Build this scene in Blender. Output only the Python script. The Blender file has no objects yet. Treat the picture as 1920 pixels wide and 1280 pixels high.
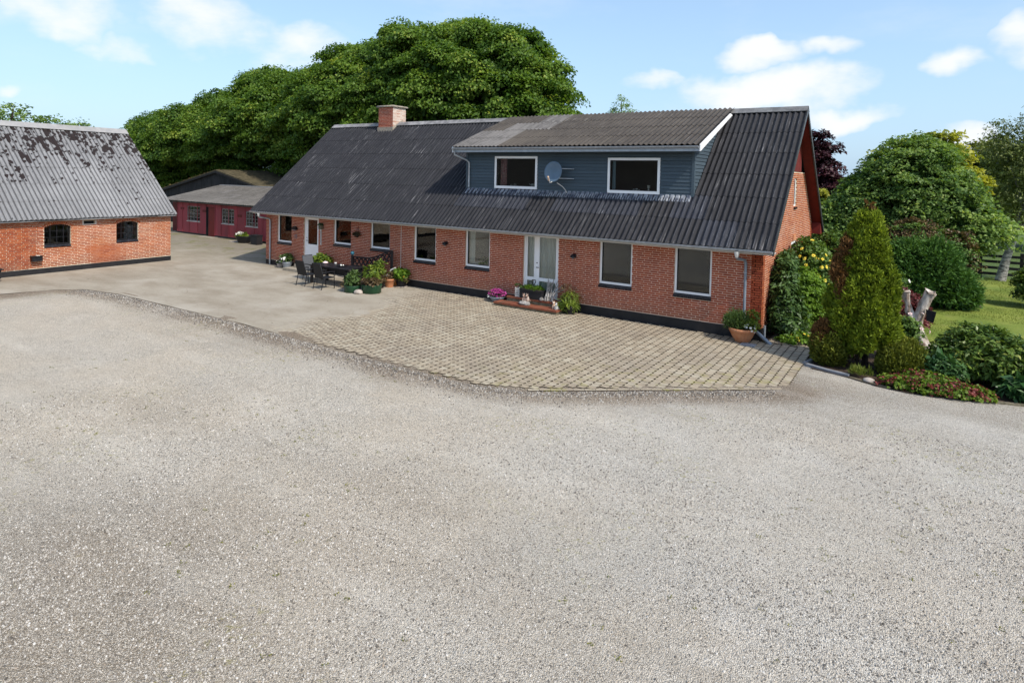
import bpy, math, random
import numpy as np
from mathutils import Vector, Matrix
random.seed(7)
rng = np.random.default_rng(7)
S = bpy.context.scene
COL = S.collection
rad = math.radians

# ------------------------------------------------------------------ camera
YAW, PITCH, ROLL = 0.5821, 0.0324, 0.0221
CAM = np.array([26.1024, -18.4854, 4.4655])
_r = np.array([math.cos(YAW), math.sin(YAW), 0]); _f = np.array([-math.sin(YAW), math.cos(YAW), 0]); _u = np.array([0, 0, 1.0])
_f2 = _f*math.cos(PITCH) - _u*math.sin(PITCH); _u2 = _u*math.cos(PITCH) + _f*math.sin(PITCH)
_r3 = _r*math.cos(ROLL) + _u2*math.sin(ROLL); _u3 = _u2*math.cos(ROLL) - _r*math.sin(ROLL)
cd = bpy.data.cameras.new("camera"); cam = bpy.data.objects.new("camera", cd); COL.objects.link(cam)
cd.sensor_width = 36.0; cd.lens = 1178.15/1920*36; cd.shift_y = -(640-370.48)/1920
cd.clip_start = 0.1; cd.clip_end = 3000
cam.matrix_world = Matrix(((_r3[0], _u3[0], -_f2[0], CAM[0]), (_r3[1], _u3[1], -_f2[1], CAM[1]), (_r3[2], _u3[2], -_f2[2], CAM[2]), (0, 0, 0, 1)))
S.camera = cam

# ------------------------------------------------------------------ view, sky and sun
S.view_settings.view_transform = 'Standard'; S.view_settings.look = 'None'
S.view_settings.exposure = 0.92; S.view_settings.gamma = 1.0
S.view_settings.use_curve_mapping = False
S.render.filter_size = 1.15
S.cycles.use_denoising = True
S.cycles.max_bounces = 8; S.cycles.transparent_max_bounces = 16
S.cycles.sample_clamp_indirect = 4.0
SUN_EL, SUN_AZ = rad(47), rad(-12)      # azimuth measured from +x towards +y
sd = np.array([math.cos(SUN_EL)*math.cos(SUN_AZ), math.cos(SUN_EL)*math.sin(SUN_AZ), math.sin(SUN_EL)])
sl = bpy.data.lights.new("sun", 'SUN'); sl.energy = 2.3; sl.angle = rad(0.9); sl.color = (1.0, 0.94, 0.85)
so = bpy.data.objects.new("sun", sl); COL.objects.link(so)
so.rotation_euler = Vector(sd).to_track_quat('Z', 'Y').to_euler(); so.location = (60, 0, 60)

def node(nt, kind, x=None, **kw):
    n = nt.nodes.new(kind)
    for k, v in kw.items(): setattr(n, k, v)
    return n
def put(nt, sock, v):
    if isinstance(v, bpy.types.NodeSocket): nt.links.new(v, sock)
    elif v is not None:
        if hasattr(sock.default_value, '__len__') and not hasattr(v, '__len__'): v = (v,)*len(sock.default_value)
        if hasattr(sock.default_value, '__len__') and len(sock.default_value) == 4 and len(v) == 3: v = (*v, 1)
        sock.default_value = v
def math_(nt, op, a, b=None, c=None, clamp=False):
    n = node(nt, 'ShaderNodeMath', operation=op, use_clamp=clamp)
    put(nt, n.inputs[0], a)
    if b is not None: put(nt, n.inputs[1], b)
    if c is not None: put(nt, n.inputs[2], c)
    return n.outputs[0]
def vmath(nt, op, a, b=None, out=0):
    n = node(nt, 'ShaderNodeVectorMath', operation=op)
    put(nt, n.inputs[0], a)
    if b is not None: put(nt, n.inputs[1], b)
    return n.outputs[out]
def mixc(nt, f, a, b, mode='MIX'):
    n = node(nt, 'ShaderNodeMix', data_type='RGBA', blend_type=mode)
    put(nt, n.inputs[0], f); put(nt, n.inputs[6], a); put(nt, n.inputs[7], b)
    return n.outputs[2]
def smooth(nt, v, lo, hi, a=0.0, b=1.0):
    n = node(nt, 'ShaderNodeMapRange', interpolation_type='SMOOTHSTEP')
    put(nt, n.inputs[0], v); n.inputs[1].default_value = lo; n.inputs[2].default_value = hi
    n.inputs[3].default_value = a; n.inputs[4].default_value = b
    return n.outputs[0]
def noise(nt, vec, scale, detail=3, rough=0.55, out=0):
    n = node(nt, 'ShaderNodeTexNoise'); put(nt, n.inputs['Vector'], vec)
    n.inputs['Scale'].default_value = scale; n.inputs['Detail'].default_value = detail; n.inputs['Roughness'].default_value = rough
    return n.outputs[out]
def voro(nt, vec, scale, feature='F1', out=0, rnd=1.0):
    n = node(nt, 'ShaderNodeTexVoronoi', feature=feature); put(nt, n.inputs['Vector'], vec)
    n.inputs['Scale'].default_value = scale; n.inputs['Randomness'].default_value = rnd
    return n.outputs[out]
def scalev(nt, vec, s):
    n = node(nt, 'ShaderNodeMapping'); put(nt, n.inputs[0], vec); n.inputs['Scale'].default_value = s
    return n.outputs[0]
def ramp(nt, f, stops, interp='LINEAR'):
    n = node(nt, 'ShaderNodeValToRGB'); put(nt, n.inputs[0], f); cr = n.color_ramp; cr.interpolation = interp
    while len(cr.elements) > 1: cr.elements.remove(cr.elements[0])
    cr.elements[0].position = stops[0][0]; cr.elements[0].color = (*stops[0][1], 1)
    for p, c in stops[1:]:
        e = cr.elements.new(p); e.color = (*c, 1)
    return n.outputs[0]

W = bpy.data.worlds.new("World"); S.world = W; W.use_nodes = True
wt = W.node_tree; wt.nodes.clear()
sky = node(wt, 'ShaderNodeTexSky', sky_type='NISHITA'); sky.sun_disc = False
sky.sun_elevation = SUN_EL; sky.sun_rotation = rad(90) - SUN_AZ
sky.air_density = 1.0; sky.dust_density = 1.6; sky.ozone_density = 1.2
gen = node(wt, 'ShaderNodeTexCoord').outputs['Generated']
sepw = node(wt, 'ShaderNodeSeparateXYZ'); put(wt, sepw.inputs[0], gen)
SKY = 0.12
# cumulus: a handful of cloud banks at their own bearings, plus thin scattered cloud all round the sky
def bearing(u, v):
    d = _f2 + (u-960)/1178.15*_r3 + (370.48-v)/1178.15*_u3
    return d/np.linalg.norm(d)
warp = vmath(wt, 'SCALE', vmath(wt, 'SUBTRACT', noise(wt, gen, 7.0, 4, 0.6, 1), (0.5, 0.5, 0.5)))
warp.node.inputs[3].default_value = 0.10
dw = vmath(wt, 'ADD', gen, warp)
fb = noise(wt, scalev(wt, gen, (1, 1, 2.2)), 9.0, 7, 0.6)
acc = None
for (u, v, ru, rv, amp) in [(95, 15, 150, 62, 1.0), (385, 38, 150, 75, 1.0), (570, 95, 130, 55, .62), (1425, 100, 95, 36, 1.2), (1440, 168, 190, 60, 1.3),
                            (1590, 220, 90, 30, 1.0), (1552, 86, 64, 24, .85), (1800, 122, 66, 34, 1.05), (1915, 85, 45, 55, .9), (1815, 275, 70, 45, .9),
                            (1225, 155, 70, 22, .6), (0, 182, 24, 16, .8), (210, 85, 60, 22, .6), (690, 150, 120, 60, .7),
                            (-400, 60, 200, 70, .9), (2300, 120, 240, 80, 1.0), (2700, 40, 200, 70, .9), (-900, 120, 260, 80, .9), (900, -300, 300, 110, .8), (1900, -250, 240, 90, .8)]:
    d = bearing(u, v); right = np.cross(d, [0, 0, 1.0]); right /= np.linalg.norm(right); up = np.cross(right, d)
    sc = 1178.15*np.linalg.norm(_f2 + (u-960)/1178.15*_r3 + (370.48-v)/1178.15*_u3)
    df = vmath(wt, 'SUBTRACT', dw, tuple(d))
    a = vmath(wt, 'DOT_PRODUCT', df, tuple(right*sc/ru), 1); b = vmath(wt, 'DOT_PRODUCT', df, tuple(up*sc/rv), 1)
    c = vmath(wt, 'DOT_PRODUCT', df, tuple(d*2.0), 1)
    q = math_(wt, 'ADD', math_(wt, 'ADD', math_(wt, 'MULTIPLY', a, a), math_(wt, 'MULTIPLY', b, b)), math_(wt, 'MULTIPLY', c, c))
    e = math_(wt, 'MULTIPLY', math_(wt, 'SUBTRACT', 1.0, q, clamp=True), amp)
    acc = e if acc is None else math_(wt, 'MAXIMUM', acc, e)
dens = math_(wt, 'MULTIPLY_ADD', math_(wt, 'SUBTRACT', fb, 0.5), 2.0, math_(wt, 'MULTIPLY', acc, 1.1))
gate = smooth(wt, acc, 0.0, 0.25)
mask = math_(wt, 'MULTIPLY', smooth(wt, dens, 0.05, 1.30), gate)
thin = math_(wt, 'MULTIPLY', smooth(wt, noise(wt, scalev(wt, gen, (1, 1, 3.0)), 2.6, 6, 0.6), 0.50, 0.80), 0.28)
mask = math_(wt, 'MAXIMUM', mask, thin)
skyc = vmath(wt, 'SCALE', sky.outputs[0]); skyc.node.inputs[3].default_value = SKY
# pale summer haze low down, then the clouds
hz = smooth(wt, sepw.outputs[2], -0.02, 0.50, 0.66, 0.22)
pale = mixc(wt, hz, skyc, (0.245, 0.385, 0.55))
outc = mixc(wt, math_(wt, 'MULTIPLY', mask, 0.93), pale, (0.545, 0.55, 0.565))
bg = node(wt, 'ShaderNodeBackground'); put(wt, bg.inputs[0], outc); bg.inputs[1].default_value = 1.0
wo = node(wt, 'ShaderNodeOutputWorld'); wt.links.new(bg.outputs[0], wo.inputs[0])

# ------------------------------------------------------------------ materials
def new_mat(name):
    m = bpy.data.materials.new(name); m.use_nodes = True; nt = m.node_tree; nt.nodes.clear()
    b = node(nt, 'ShaderNodeBsdfPrincipled'); o = node(nt, 'ShaderNodeOutputMaterial'); nt.links.new(b.outputs[0], o.inputs[0])
    b.inputs['Specular IOR Level'].default_value = 0.3
    return m, nt, b, o
def geo(nt): return node(nt, 'ShaderNodeNewGeometry').outputs['Position']
def objc(nt): return node(nt, 'ShaderNodeTexCoord').outputs['Object']
def rnd_(nt):
    a = node(nt, 'ShaderNodeAttribute', attribute_name='rnd').outputs['Fac']
    r = node(nt, 'ShaderNodeObjectInfo').outputs['Random']
    return math_(nt, 'FRACT', math_(nt, 'ADD', a, r))
def bump(nt, b, h, dist=0.01, strength=1.0):
    n = node(nt, 'ShaderNodeBump'); put(nt, n.inputs['Height'], h); n.inputs['Distance'].default_value = dist; n.inputs['Strength'].default_value = strength
    nt.links.new(n.outputs[0], b.inputs['Normal'])
def mk(name, c1, c2=None, scale=6, rough=0.7, bmp=0.0, bscale=60, metal=0.0, var=0.0, stretch=(1, 1, 1), coord='geo', spec=0.3):
    m, nt, b, o = new_mat(name)
    p = scalev(nt, geo(nt) if coord == 'geo' else objc(nt), stretch)
    col = c1
    if c2 is not None:
        f = smooth(nt, noise(nt, p, scale, 5, 0.6), 0.3, 0.7)
        col = mixc(nt, f, c1, c2)
    if var:
        v = math_(nt, 'MULTIPLY_ADD', rnd_(nt), 2*var, 1-var)
        n = node(nt, 'ShaderNodeCombineColor'); [put(nt, n.inputs[i], v) for i in range(3)]
        col = mixc(nt, 1.0, col, n.outputs[0], 'MULTIPLY')
    put(nt, b.inputs['Base Color'], col)
    b.inputs['Roughness'].default_value = rough; b.inputs['Metallic'].default_value = metal; b.inputs['Specular IOR Level'].default_value = spec
    if bmp: bump(nt, b, noise(nt, p, bscale, 4, 0.6), bmp)
    return m
M = {}
def brick_mat(name, stops, grime):
    m, nt, b, o = new_mat(name)
    p = geo(nt); r = rnd_(nt)
    c = ramp(nt, r, stops)
    c = mixc(nt, math_(nt, 'MULTIPLY', smooth(nt, noise(nt, p, 30, 4, 0.65), 0.45, 0.75), 0.4), c, tuple(x*0.62 for x in stops[0][1]))
    c = mixc(nt, math_(nt, 'MULTIPLY', smooth(nt, noise(nt, p, 0.9, 4, 0.6), 0.52, 0.75), grime), c, (0.42, 0.27, 0.20))
    sz = node(nt, 'ShaderNodeSeparateXYZ'); put(nt, sz.inputs[0], p)
    dz = math_(nt, 'MULTIPLY', smooth(nt, math_(nt, 'MULTIPLY_ADD', noise(nt, p, 1.3, 4, .65), .7, sz.outputs[2]), 1.25, .62), .42)
    c = mixc(nt, dz, c, (0.17, 0.075, 0.045))                               # splash dirt and damp low on the wall
    c = mixc(nt, math_(nt, 'MULTIPLY', smooth(nt, noise(nt, scalev(nt, p, (2.2, 2.2, .35)), 1.0, 4, .6), .56, .74), .3), c, (0.19, 0.065, 0.04))
    put(nt, b.inputs['Base Color'], c); b.inputs['Roughness'].default_value = 0.85
    bump(nt, b, noise(nt, p, 90, 3, 0.6), 0.006)
    return m
M['brick'] = brick_mat('red_brick', [(0, (0.25, 0.042, 0.018)), (.25, (0.30, 0.055, 0.022)), (.6, (0.34, 0.068, 0.027)), (.9, (0.39, 0.09, 0.037)), (1, (0.24, 0.043, 0.02))], .10)
M['barn_brick'] = brick_mat('orange_brick', [(0, (0.26, 0.055, 0.02)), (.3, (0.34, 0.082, 0.027)), (.7, (0.41, 0.115, 0.04)), (1, (0.28, 0.06, 0.022))], .3)
M['step_brick'] = brick_mat('mossy_step_brick', [(0, (0.16, 0.035, 0.018)), (.5, (0.22, 0.055, 0.026)), (.8, (0.26, 0.075, 0.035)), (1, (0.13, 0.06, 0.035))], .25)
M['mortar'] = mk('mortar', (0.74, 0.55, 0.42), (0.62, 0.44, 0.32), 2, 0.9, 0.004, 120)
def barn_mortar():
    m, nt, b, o = new_mat('barn_mortar'); p = geo(nt)
    c = mixc(nt, smooth(nt, noise(nt, p, 1.6, 4, .6), .35, .7), (0.74, 0.66, 0.52), (0.55, 0.42, 0.28))
    s = node(nt, 'ShaderNodeSeparateXYZ'); put(nt, s.inputs[0], p)
    w = math_(nt, 'MULTIPLY_ADD', math_(nt, 'SUBTRACT', noise(nt, p, 2.5, 3, .6), .5), 1.0, s.outputs[1])
    z = math_(nt, 'MULTIPLY_ADD', math_(nt, 'SUBTRACT', noise(nt, p, 3.5, 3, .6), .5), .5, s.outputs[2])
    f = math_(nt, 'MULTIPLY', math_(nt, 'MULTIPLY', math_(nt, 'MULTIPLY', smooth(nt, w, -6.1, -5.8), smooth(nt, w, -4.3, -4.7)), smooth(nt, z, 1.2, 1.0)), .7)
    put(nt, b.inputs['Base Color'], mixc(nt, f, c, (0.36, 0.115, 0.055))); b.inputs['Roughness'].default_value = .9
    return m
M['barn_mortar'] = barn_mortar()
M['plinth'] = mk('plinth_black', (0.012, 0.012, 0.014), (0.02, 0.02, 0.022), 3, 0.55, 0.003, 40)
M['white'] = mk('white_paint', (0.86, 0.86, 0.86), (0.82, 0.82, 0.81), 3, 0.35)
M['offwhite'] = mk('cream_trim', (0.60, 0.57, 0.52), (0.5, 0.47, 0.43), 5, 0.6)
M['steel'] = mk('zinc', (0.42, 0.46, 0.50), (0.32, 0.35, 0.39), 8, 0.38, metal=0.55)
M['steel_dark'] = mk('grey_pipe', (0.20, 0.24, 0.29), (0.26, 0.30, 0.34), 6, 0.42, metal=0.3)
M['sill'] = mk('black_glazed_brick', (0.012, 0.013, 0.018), (0.03, 0.03, 0.036), 10, 0.3, 0.002, 60, var=.3)
M['plank'] = mk('slate_blue_board', (0.062, 0.088, 0.108), (0.052, 0.074, 0.092), 4, 0.55, 0.001, 30, var=.12, stretch=(0.5, .5, 8))
M['redboard'] = mk('red_board', (0.15, 0.018, 0.013), (0.11, 0.015, 0.012), 5, 0.7, var=.1)
M['shedred'] = mk('faded_red_panel', (0.34, 0.056, 0.068), (0.24, 0.05, 0.058), 2.4, 0.75, 0.003, 20, var=.16, stretch=(1, 1, .3))
M['sheddoor'] = mk('red_door', (0.21, 0.018, 0.012), (0.16, 0.016, 0.012), 4, 0.6)
M['blackwood'] = mk('black_wood', (0.010, 0.010, 0.011), (0.024, 0.022, 0.022), 6, 0.8, 0.004, 30, var=.35, stretch=(1, 1, .2))
M['black'] = mk('black_metal', (0.008, 0.008, 0.010), (0.014, 0.014, 0.017), 9, 0.45)
M['mesh_grey'] = mk('grey_textilene', (0.07, 0.075, 0.085), (0.1, 0.105, 0.115), 30, 0.6)
M['dark_fabric'] = mk('dark_textilene', (0.012, 0.012, 0.014), (0.02, 0.02, 0.022), 40, 0.6)
M['terra'] = mk('terracotta', (0.45, 0.17, 0.075), (0.52, 0.25, 0.13), 6, 0.75, 0.002, 50)
M['terra2'] = mk('orange_terracotta', (0.48, 0.20, 0.05), (0.4, 0.15, 0.05), 6, 0.7)
M['greenpot'] = mk('green_tub', (0.012, 0.05, 0.022), (0.02, 0.065, 0.03), 5, 0.4)
M['greypot'] = mk('grey_bucket', (0.30, 0.33, 0.36), (0.22, 0.25, 0.28), 6, 0.45, metal=.4)
M['soil'] = mk('soil', (0.035, 0.022, 0.014), (0.075, 0.05, 0.034), 7, 0.95, 0.02, 30)
M['stone'] = mk('pale_stone', (0.46, 0.40, 0.35), (0.30, 0.26, 0.22), 6, 0.85, 0.01, 20)
M['slab'] = mk('concrete_slab', (0.34, 0.30, 0.24), (0.25, 0.22, 0.17), 4, 0.9, 0.006, 40)
M['mossy'] = mk('mossy_concrete', (0.20, 0.17, 0.12), (0.10, 0.095, 0.055), 7, 0.95, 0.008, 40)
M['kerb'] = mk('grey_kerb', (0.19, 0.20, 0.22), (0.25, 0.26, 0.28), 6, 0.9, 0.003, 60, var=.15)
M['bark'] = mk('bark', (0.055, 0.045, 0.036), (0.025, 0.02, 0.016), 8, 0.95, 0.02, 20, stretch=(1, 1, .25))
M['birchbark'] = mk('birch_bark', (0.42, 0.40, 0.36), (0.05, 0.045, 0.04), 5, 0.85, 0.005, 30, stretch=(1, 1, 2.2))
M['deadwood'] = mk('bleached_wood', (0.66, 0.60, 0.53), (0.16, 0.105, 0.07), 6.5, 0.85, 0.02, 14, stretch=(1, 1, .45))
M['drift'] = mk('driftwood', (0.42, 0.40, 0.38), (0.12, 0.11, 0.10), 14, 0.85, 0.004, 50)
M['copper'] = mk('aged_cap', (0.36, 0.31, 0.25), (0.22, 0.19, 0.15), 8, 0.9, .004, 40)
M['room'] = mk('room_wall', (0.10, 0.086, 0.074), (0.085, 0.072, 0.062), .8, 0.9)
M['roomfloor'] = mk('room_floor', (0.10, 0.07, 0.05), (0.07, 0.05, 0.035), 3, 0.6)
M['curtain'] = mk('sheer_curtain', (0.82, 0.80, 0.74), (0.60, 0.585, 0.53), 5, 0.9, stretch=(4, 4, .15))
M['curtain_red'] = mk('rose_curtain', (0.36, 0.10, 0.11), (0.5, 0.3, 0.27), 12, 0.9)
M['curtain_blue'] = mk('blue_curtain', (0.22, 0.30, 0.36), (0.3, 0.38, 0.42), 6, 0.9, stretch=(4, 4, .2))
M['blind'] = mk('grey_roller_blind', (0.022, 0.021, 0.023), (0.03, 0.029, 0.03), 30, 0.9)
M['dish'] = mk('dish_blue_grey', (0.095, 0.145, 0.20), (0.115, 0.17, 0.23), 3, 0.4)
M['ceramic'] = mk('white_ceramic', (0.60, 0.585, 0.55), None, rough=0.4)
M['fox'] = mk('painted_figurine', (0.52, 0.47, 0.42), (0.20, 0.07, 0.03), 22, 0.6)
M['orange'] = mk('orange_figurine', (0.55, 0.28, 0.10), (0.7, 0.65, 0.6), 14, 0.6)
M['yellow'] = mk('yellow_petal', (0.75, 0.56, 0.03), (0.8, 0.68, 0.12), 20, 0.6)
M['pink'] = mk('magenta_petal', (0.42, 0.035, 0.22), (0.5, 0.09, 0.32), 30, 0.6)
M['whitep'] = mk('white_petal', (0.75, 0.74, 0.68), None, rough=0.6)
M['palep'] = mk('pale_pink_petal', (0.75, 0.52, 0.50), (0.8, 0.68, 0.64), 20, 0.6)
M['blueball'] = mk('blue_glass_ball', (0.02, 0.11, 0.16), None, rough=0.08, spec=.8)
M['galv'] = mk('verge_trim', (0.05, 0.055, 0.06), (0.08, 0.085, 0.09), 6, .4, metal=.3)

def glass_mat():
    m = bpy.data.materials.new('window_glass'); m.use_nodes = True; nt = m.node_tree; nt.nodes.clear()
    t = node(nt, 'ShaderNodeBsdfTransparent'); t.inputs[0].default_value = (.86, .89, .88, 1)
    g = node(nt, 'ShaderNodeBsdfGlossy'); g.inputs['Roughness'].default_value = 0.015
    fr = node(nt, 'ShaderNodeFresnel'); fr.inputs[0].default_value = 1.58
    bump_n = node(nt, 'ShaderNodeBump'); put(nt, bump_n.inputs['Height'], noise(nt, geo(nt), 1.6, 1, .5)); bump_n.inputs['Distance'].default_value = 0.0008
    nt.links.new(bump_n.outputs[0], g.inputs['Normal'])
    mx = node(nt, 'ShaderNodeMixShader'); put(nt, mx.inputs[0], fr.outputs[0]); nt.links.new(t.outputs[0], mx.inputs[1]); nt.links.new(g.outputs[0], mx.inputs[2])
    o = node(nt, 'ShaderNodeOutputMaterial'); nt.links.new(mx.outputs[0], o.inputs[0])
    return m
M['glass'] = glass_mat()

def roof_mat(name, base, base2, streak, s_amt, moss=None, speck=0.25, moss_z=None, trough_shade=.5, crest_pale=.14):
    """corrugated fibre cement: streaks down the slope in the sheet's own coordinates (x across, y up the slope)"""
    m, nt, b, o = new_mat(name)
    p = objc(nt); w = geo(nt); r = node(nt, 'ShaderNodeObjectInfo').outputs['Random']
    off = node(nt, 'ShaderNodeCombineXYZ'); put(nt, off.inputs[0], math_(nt, 'MULTIPLY', r, 37.0)); put(nt, off.inputs[1], math_(nt, 'MULTIPLY', r, 91.0))
    q = vmath(nt, 'ADD', p, off.outputs[0])
    c = mixc(nt, smooth(nt, noise(nt, scalev(nt, q, (6, 1.4, 1)), 1.0, 5, .65), .3, .72), base, base2)
    c = mixc(nt, math_(nt, 'MULTIPLY', smooth(nt, noise(nt, w, .35, 4, .6), .45, .7), .45), c, tuple(x*1.4 for x in base2))
    c = mixc(nt, math_(nt, 'MULTIPLY', r, .2), c, tuple(x*.72 for x in base))
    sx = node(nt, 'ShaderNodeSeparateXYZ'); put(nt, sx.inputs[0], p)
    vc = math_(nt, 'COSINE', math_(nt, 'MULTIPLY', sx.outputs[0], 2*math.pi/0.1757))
    if trough_shade: c = mixc(nt, math_(nt, 'MULTIPLY', smooth(nt, vc, -.35, -.95), trough_shade), c, tuple(x*.22 for x in base))          # trough shade painted in so the ribs stand out
    if crest_pale: c = mixc(nt, math_(nt, 'MULTIPLY', math_(nt, 'MULTIPLY', smooth(nt, vc, .80, .98), smooth(nt, noise(nt, scalev(nt, q, (3, 1.1, 1)), 1.0, 3, .6), .35, .65)), crest_pale), c, tuple(min(.5, x*1.0) for x in streak))   # crests rubbed pale, rib highlight painted in with the wear
    st = noise(nt, scalev(nt, q, (36, .8, 1)), 1.0, 4, .65)
    gate = smooth(nt, noise(nt, scalev(nt, w, (1, 1, 1)), 0.75, 4, .65), .40, .66)
    f = math_(nt, 'MULTIPLY', math_(nt, 'MULTIPLY', smooth(nt, st, .565, .72), gate), s_amt)
    c = mixc(nt, f, c, streak)
    sp = math_(nt, 'MULTIPLY', smooth(nt, noise(nt, q, 38, 3, .7), .66, .74), speck)
    c = mixc(nt, sp, c, tuple(min(.7, x*1.1) for x in streak))
    if moss is not None:
        wq = vmath(nt, 'SCALE', vmath(nt, 'SUBTRACT', noise(nt, q, 14, 3, .6, 1), (.5, .5, .5))); wq.node.inputs[3].default_value = .06
        mz = voro(nt, scalev(nt, vmath(nt, 'ADD', q, wq), (5.7, 4.2, 1)), 1.0)
        s = node(nt, 'ShaderNodeSeparateXYZ'); put(nt, s.inputs[0], w)
        dens = smooth(nt, s.outputs[2], moss_z[0], moss_z[1])
        big = noise(nt, scalev(nt, w, (1, 1.1, .8)), 1.0, 3, .6)
        rib = math_(nt, 'FLOOR', math_(nt, 'DIVIDE', sx.outputs[0], .1757))
        rv = node(nt, 'ShaderNodeCombineXYZ'); put(nt, rv.inputs[0], math_(nt, 'MULTIPLY_ADD', rib, 3.17, math_(nt, 'MULTIPLY', r, 50.0))); put(nt, rv.inputs[1], math_(nt, 'MULTIPLY', s.outputs[2], .9))
        lane = noise(nt, rv.outputs[0], 1.0, 2, .5)                          # each trough carries its own run of moss
        th = math_(nt, 'ADD', math_(nt, 'MULTIPLY_ADD', dens, .60, -.07), math_(nt, 'ADD', math_(nt, 'MULTIPLY', math_(nt, 'SUBTRACT', big, .5), .7), math_(nt, 'MULTIPLY', math_(nt, 'SUBTRACT', lane, .5), 2.1)))
        mm = smooth(nt, math_(nt, 'SUBTRACT', th, mz), -.02, .03)
        c = mixc(nt, mm, c, moss)
        bump(nt, b, math_(nt, 'ADD', math_(nt, 'MULTIPLY', mm, 1.0), noise(nt, q, 60, 3, .7)), .02)
    else:
        bump(nt, b, noise(nt, q, 60, 3, .7), .006)
    put(nt, b.inputs['Base Color'], c)
    b.inputs['Roughness'].default_value = .72; b.inputs['Specular IOR Level'].default_value = .35
    return m
M['roof'] = roof_mat('dark_fibre_cement', (0.0085, 0.0088, 0.0122), (0.0125, 0.0126, 0.0168), (0.30, 0.295, 0.30), .8, speck=.35, crest_pale=.17, trough_shade=.7)
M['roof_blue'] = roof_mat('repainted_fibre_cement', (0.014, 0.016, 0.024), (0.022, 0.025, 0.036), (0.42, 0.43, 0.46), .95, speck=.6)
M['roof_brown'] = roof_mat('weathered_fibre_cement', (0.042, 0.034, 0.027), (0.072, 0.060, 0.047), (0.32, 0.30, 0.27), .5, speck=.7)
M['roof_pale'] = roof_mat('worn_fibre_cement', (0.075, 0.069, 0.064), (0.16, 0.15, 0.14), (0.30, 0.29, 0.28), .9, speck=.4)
M['roof_barn'] = roof_mat('grey_fibre_cement', (0.20, 0.20, 0.203), (0.26, 0.26, 0.262), (0.36, 0.36, 0.36), .4, moss=(0.018, 0.011, 0.010), speck=.2, moss_z=(2.6, 6.3), trough_shade=.85, crest_pale=.1)
M['roof_shed'] = roof_mat('lichen_fibre_cement', (0.075, 0.068, 0.060), (0.13, 0.122, 0.112), (0.36, 0.34, 0.31), .9, speck=.8, trough_shade=.8, crest_pale=.25)
M['roof_moss'] = mk('mossy_roof', (0.045, 0.036, 0.018), (0.11, 0.09, 0.05), 3, .95, .03, 12)
M['ridge'] = mk('pale_ridge', (0.30, 0.29, 0.285), (0.14, 0.135, 0.135), 4, .85, .004, 40, var=.2)
M['ridge_dark'] = mk('grey_ridge', (0.12, 0.12, 0.122), (0.20, 0.20, 0.2), 5, .8, .004, 40, var=.2)
M['ridge_barn'] = mk('barn_ridge', (0.25, 0.25, 0.25), (0.31, 0.30, 0.29), 5, .85, .004, 60, var=.12)

def leaf_mat(name, dark, light, trans=0.35, rough=.5, hi=None):
    m = bpy.data.materials.new(name); m.use_nodes = True; nt = m.node_tree; nt.nodes.clear()
    t = node(nt, 'ShaderNodeAttribute', attribute_name='rnd').outputs['Fac']
    big = noise(nt, geo(nt), .5, 3, .6)
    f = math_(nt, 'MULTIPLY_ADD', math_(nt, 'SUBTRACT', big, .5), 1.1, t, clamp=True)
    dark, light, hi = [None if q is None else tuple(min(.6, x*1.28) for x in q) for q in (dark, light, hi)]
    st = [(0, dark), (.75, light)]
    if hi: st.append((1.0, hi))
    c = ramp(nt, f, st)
    b = node(nt, 'ShaderNodeBsdfPrincipled'); put(nt, b.inputs['Base Color'], c); b.inputs['Roughness'].default_value = rough; b.inputs['Specular IOR Level'].default_value = .25
    tr = node(nt, 'ShaderNodeBsdfTranslucent'); put(nt, tr.inputs[0], mixc(nt, 1.0, c, (1.25, 1.25, .55), 'MULTIPLY'))
    mx = node(nt, 'ShaderNodeMixShader'); mx.inputs[0].default_value = trans
    nt.links.new(b.outputs[0], mx.inputs[1]); nt.links.new(tr.outputs[0], mx.inputs[2])
    o = node(nt, 'ShaderNodeOutputMaterial'); nt.links.new(mx.outputs[0], o.inputs[0])
    return m
M['maple'] = leaf_mat('sycamore_leaf', (0.034, 0.080, 0.013), (0.128, 0.205, 0.030), .40, hi=(0.27, 0.31, 0.055))
M['dogwood'] = leaf_mat('shrub_leaf', (0.042, 0.092, 0.022), (0.20, 0.29, 0.075), .40, hi=(0.34, 0.40, 0.13))
M['yellowgreen'] = leaf_mat('yellow_green_leaf', (0.12, 0.16, 0.02), (0.34, 0.33, 0.05), .35)
M['purple'] = leaf_mat('purple_leaf', (0.014, 0.005, 0.009), (0.05, 0.015, 0.022), .2)
M['birch'] = leaf_mat('birch_leaf', (0.06, 0.08, 0.02), (0.17, 0.20, 0.055), .3)
M['laurel'] = leaf_mat('dark_shrub_leaf', (0.024, 0.056, 0.015), (0.08, 0.135, 0.04), .2, .35)
M['lightgreen'] = leaf_mat('light_green_leaf', (0.06, 0.12, 0.014), (0.15, 0.25, 0.03), .35)
M['rose'] = leaf_mat('rose_leaf', (0.03, 0.068, 0.015), (0.105, 0.17, 0.036), .25)
M['thuja'] = leaf_mat('thuja_spray', (0.058, 0.090, 0.006), (0.19, 0.245, 0.017), .2, .7)
M['thuja_dead'] = leaf_mat('brown_spray', (0.08, 0.04, 0.014), (0.17, 0.085, 0.028), .15, .8)
M['thuja_dark'] = leaf_mat('globe_thuja_spray', (0.055, 0.072, 0.008), (0.15, 0.165, 0.02), .2, .7)
M['juniper'] = leaf_mat('juniper_spray', (0.022, 0.066, 0.014), (0.075, 0.15, 0.028), .2, .7)
M['rhodo'] = leaf_mat('rhododendron_leaf', (0.032, 0.068, 0.014), (0.11, 0.165, 0.028), .22, .35, hi=(0.26, 0.28, 0.07))
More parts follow.
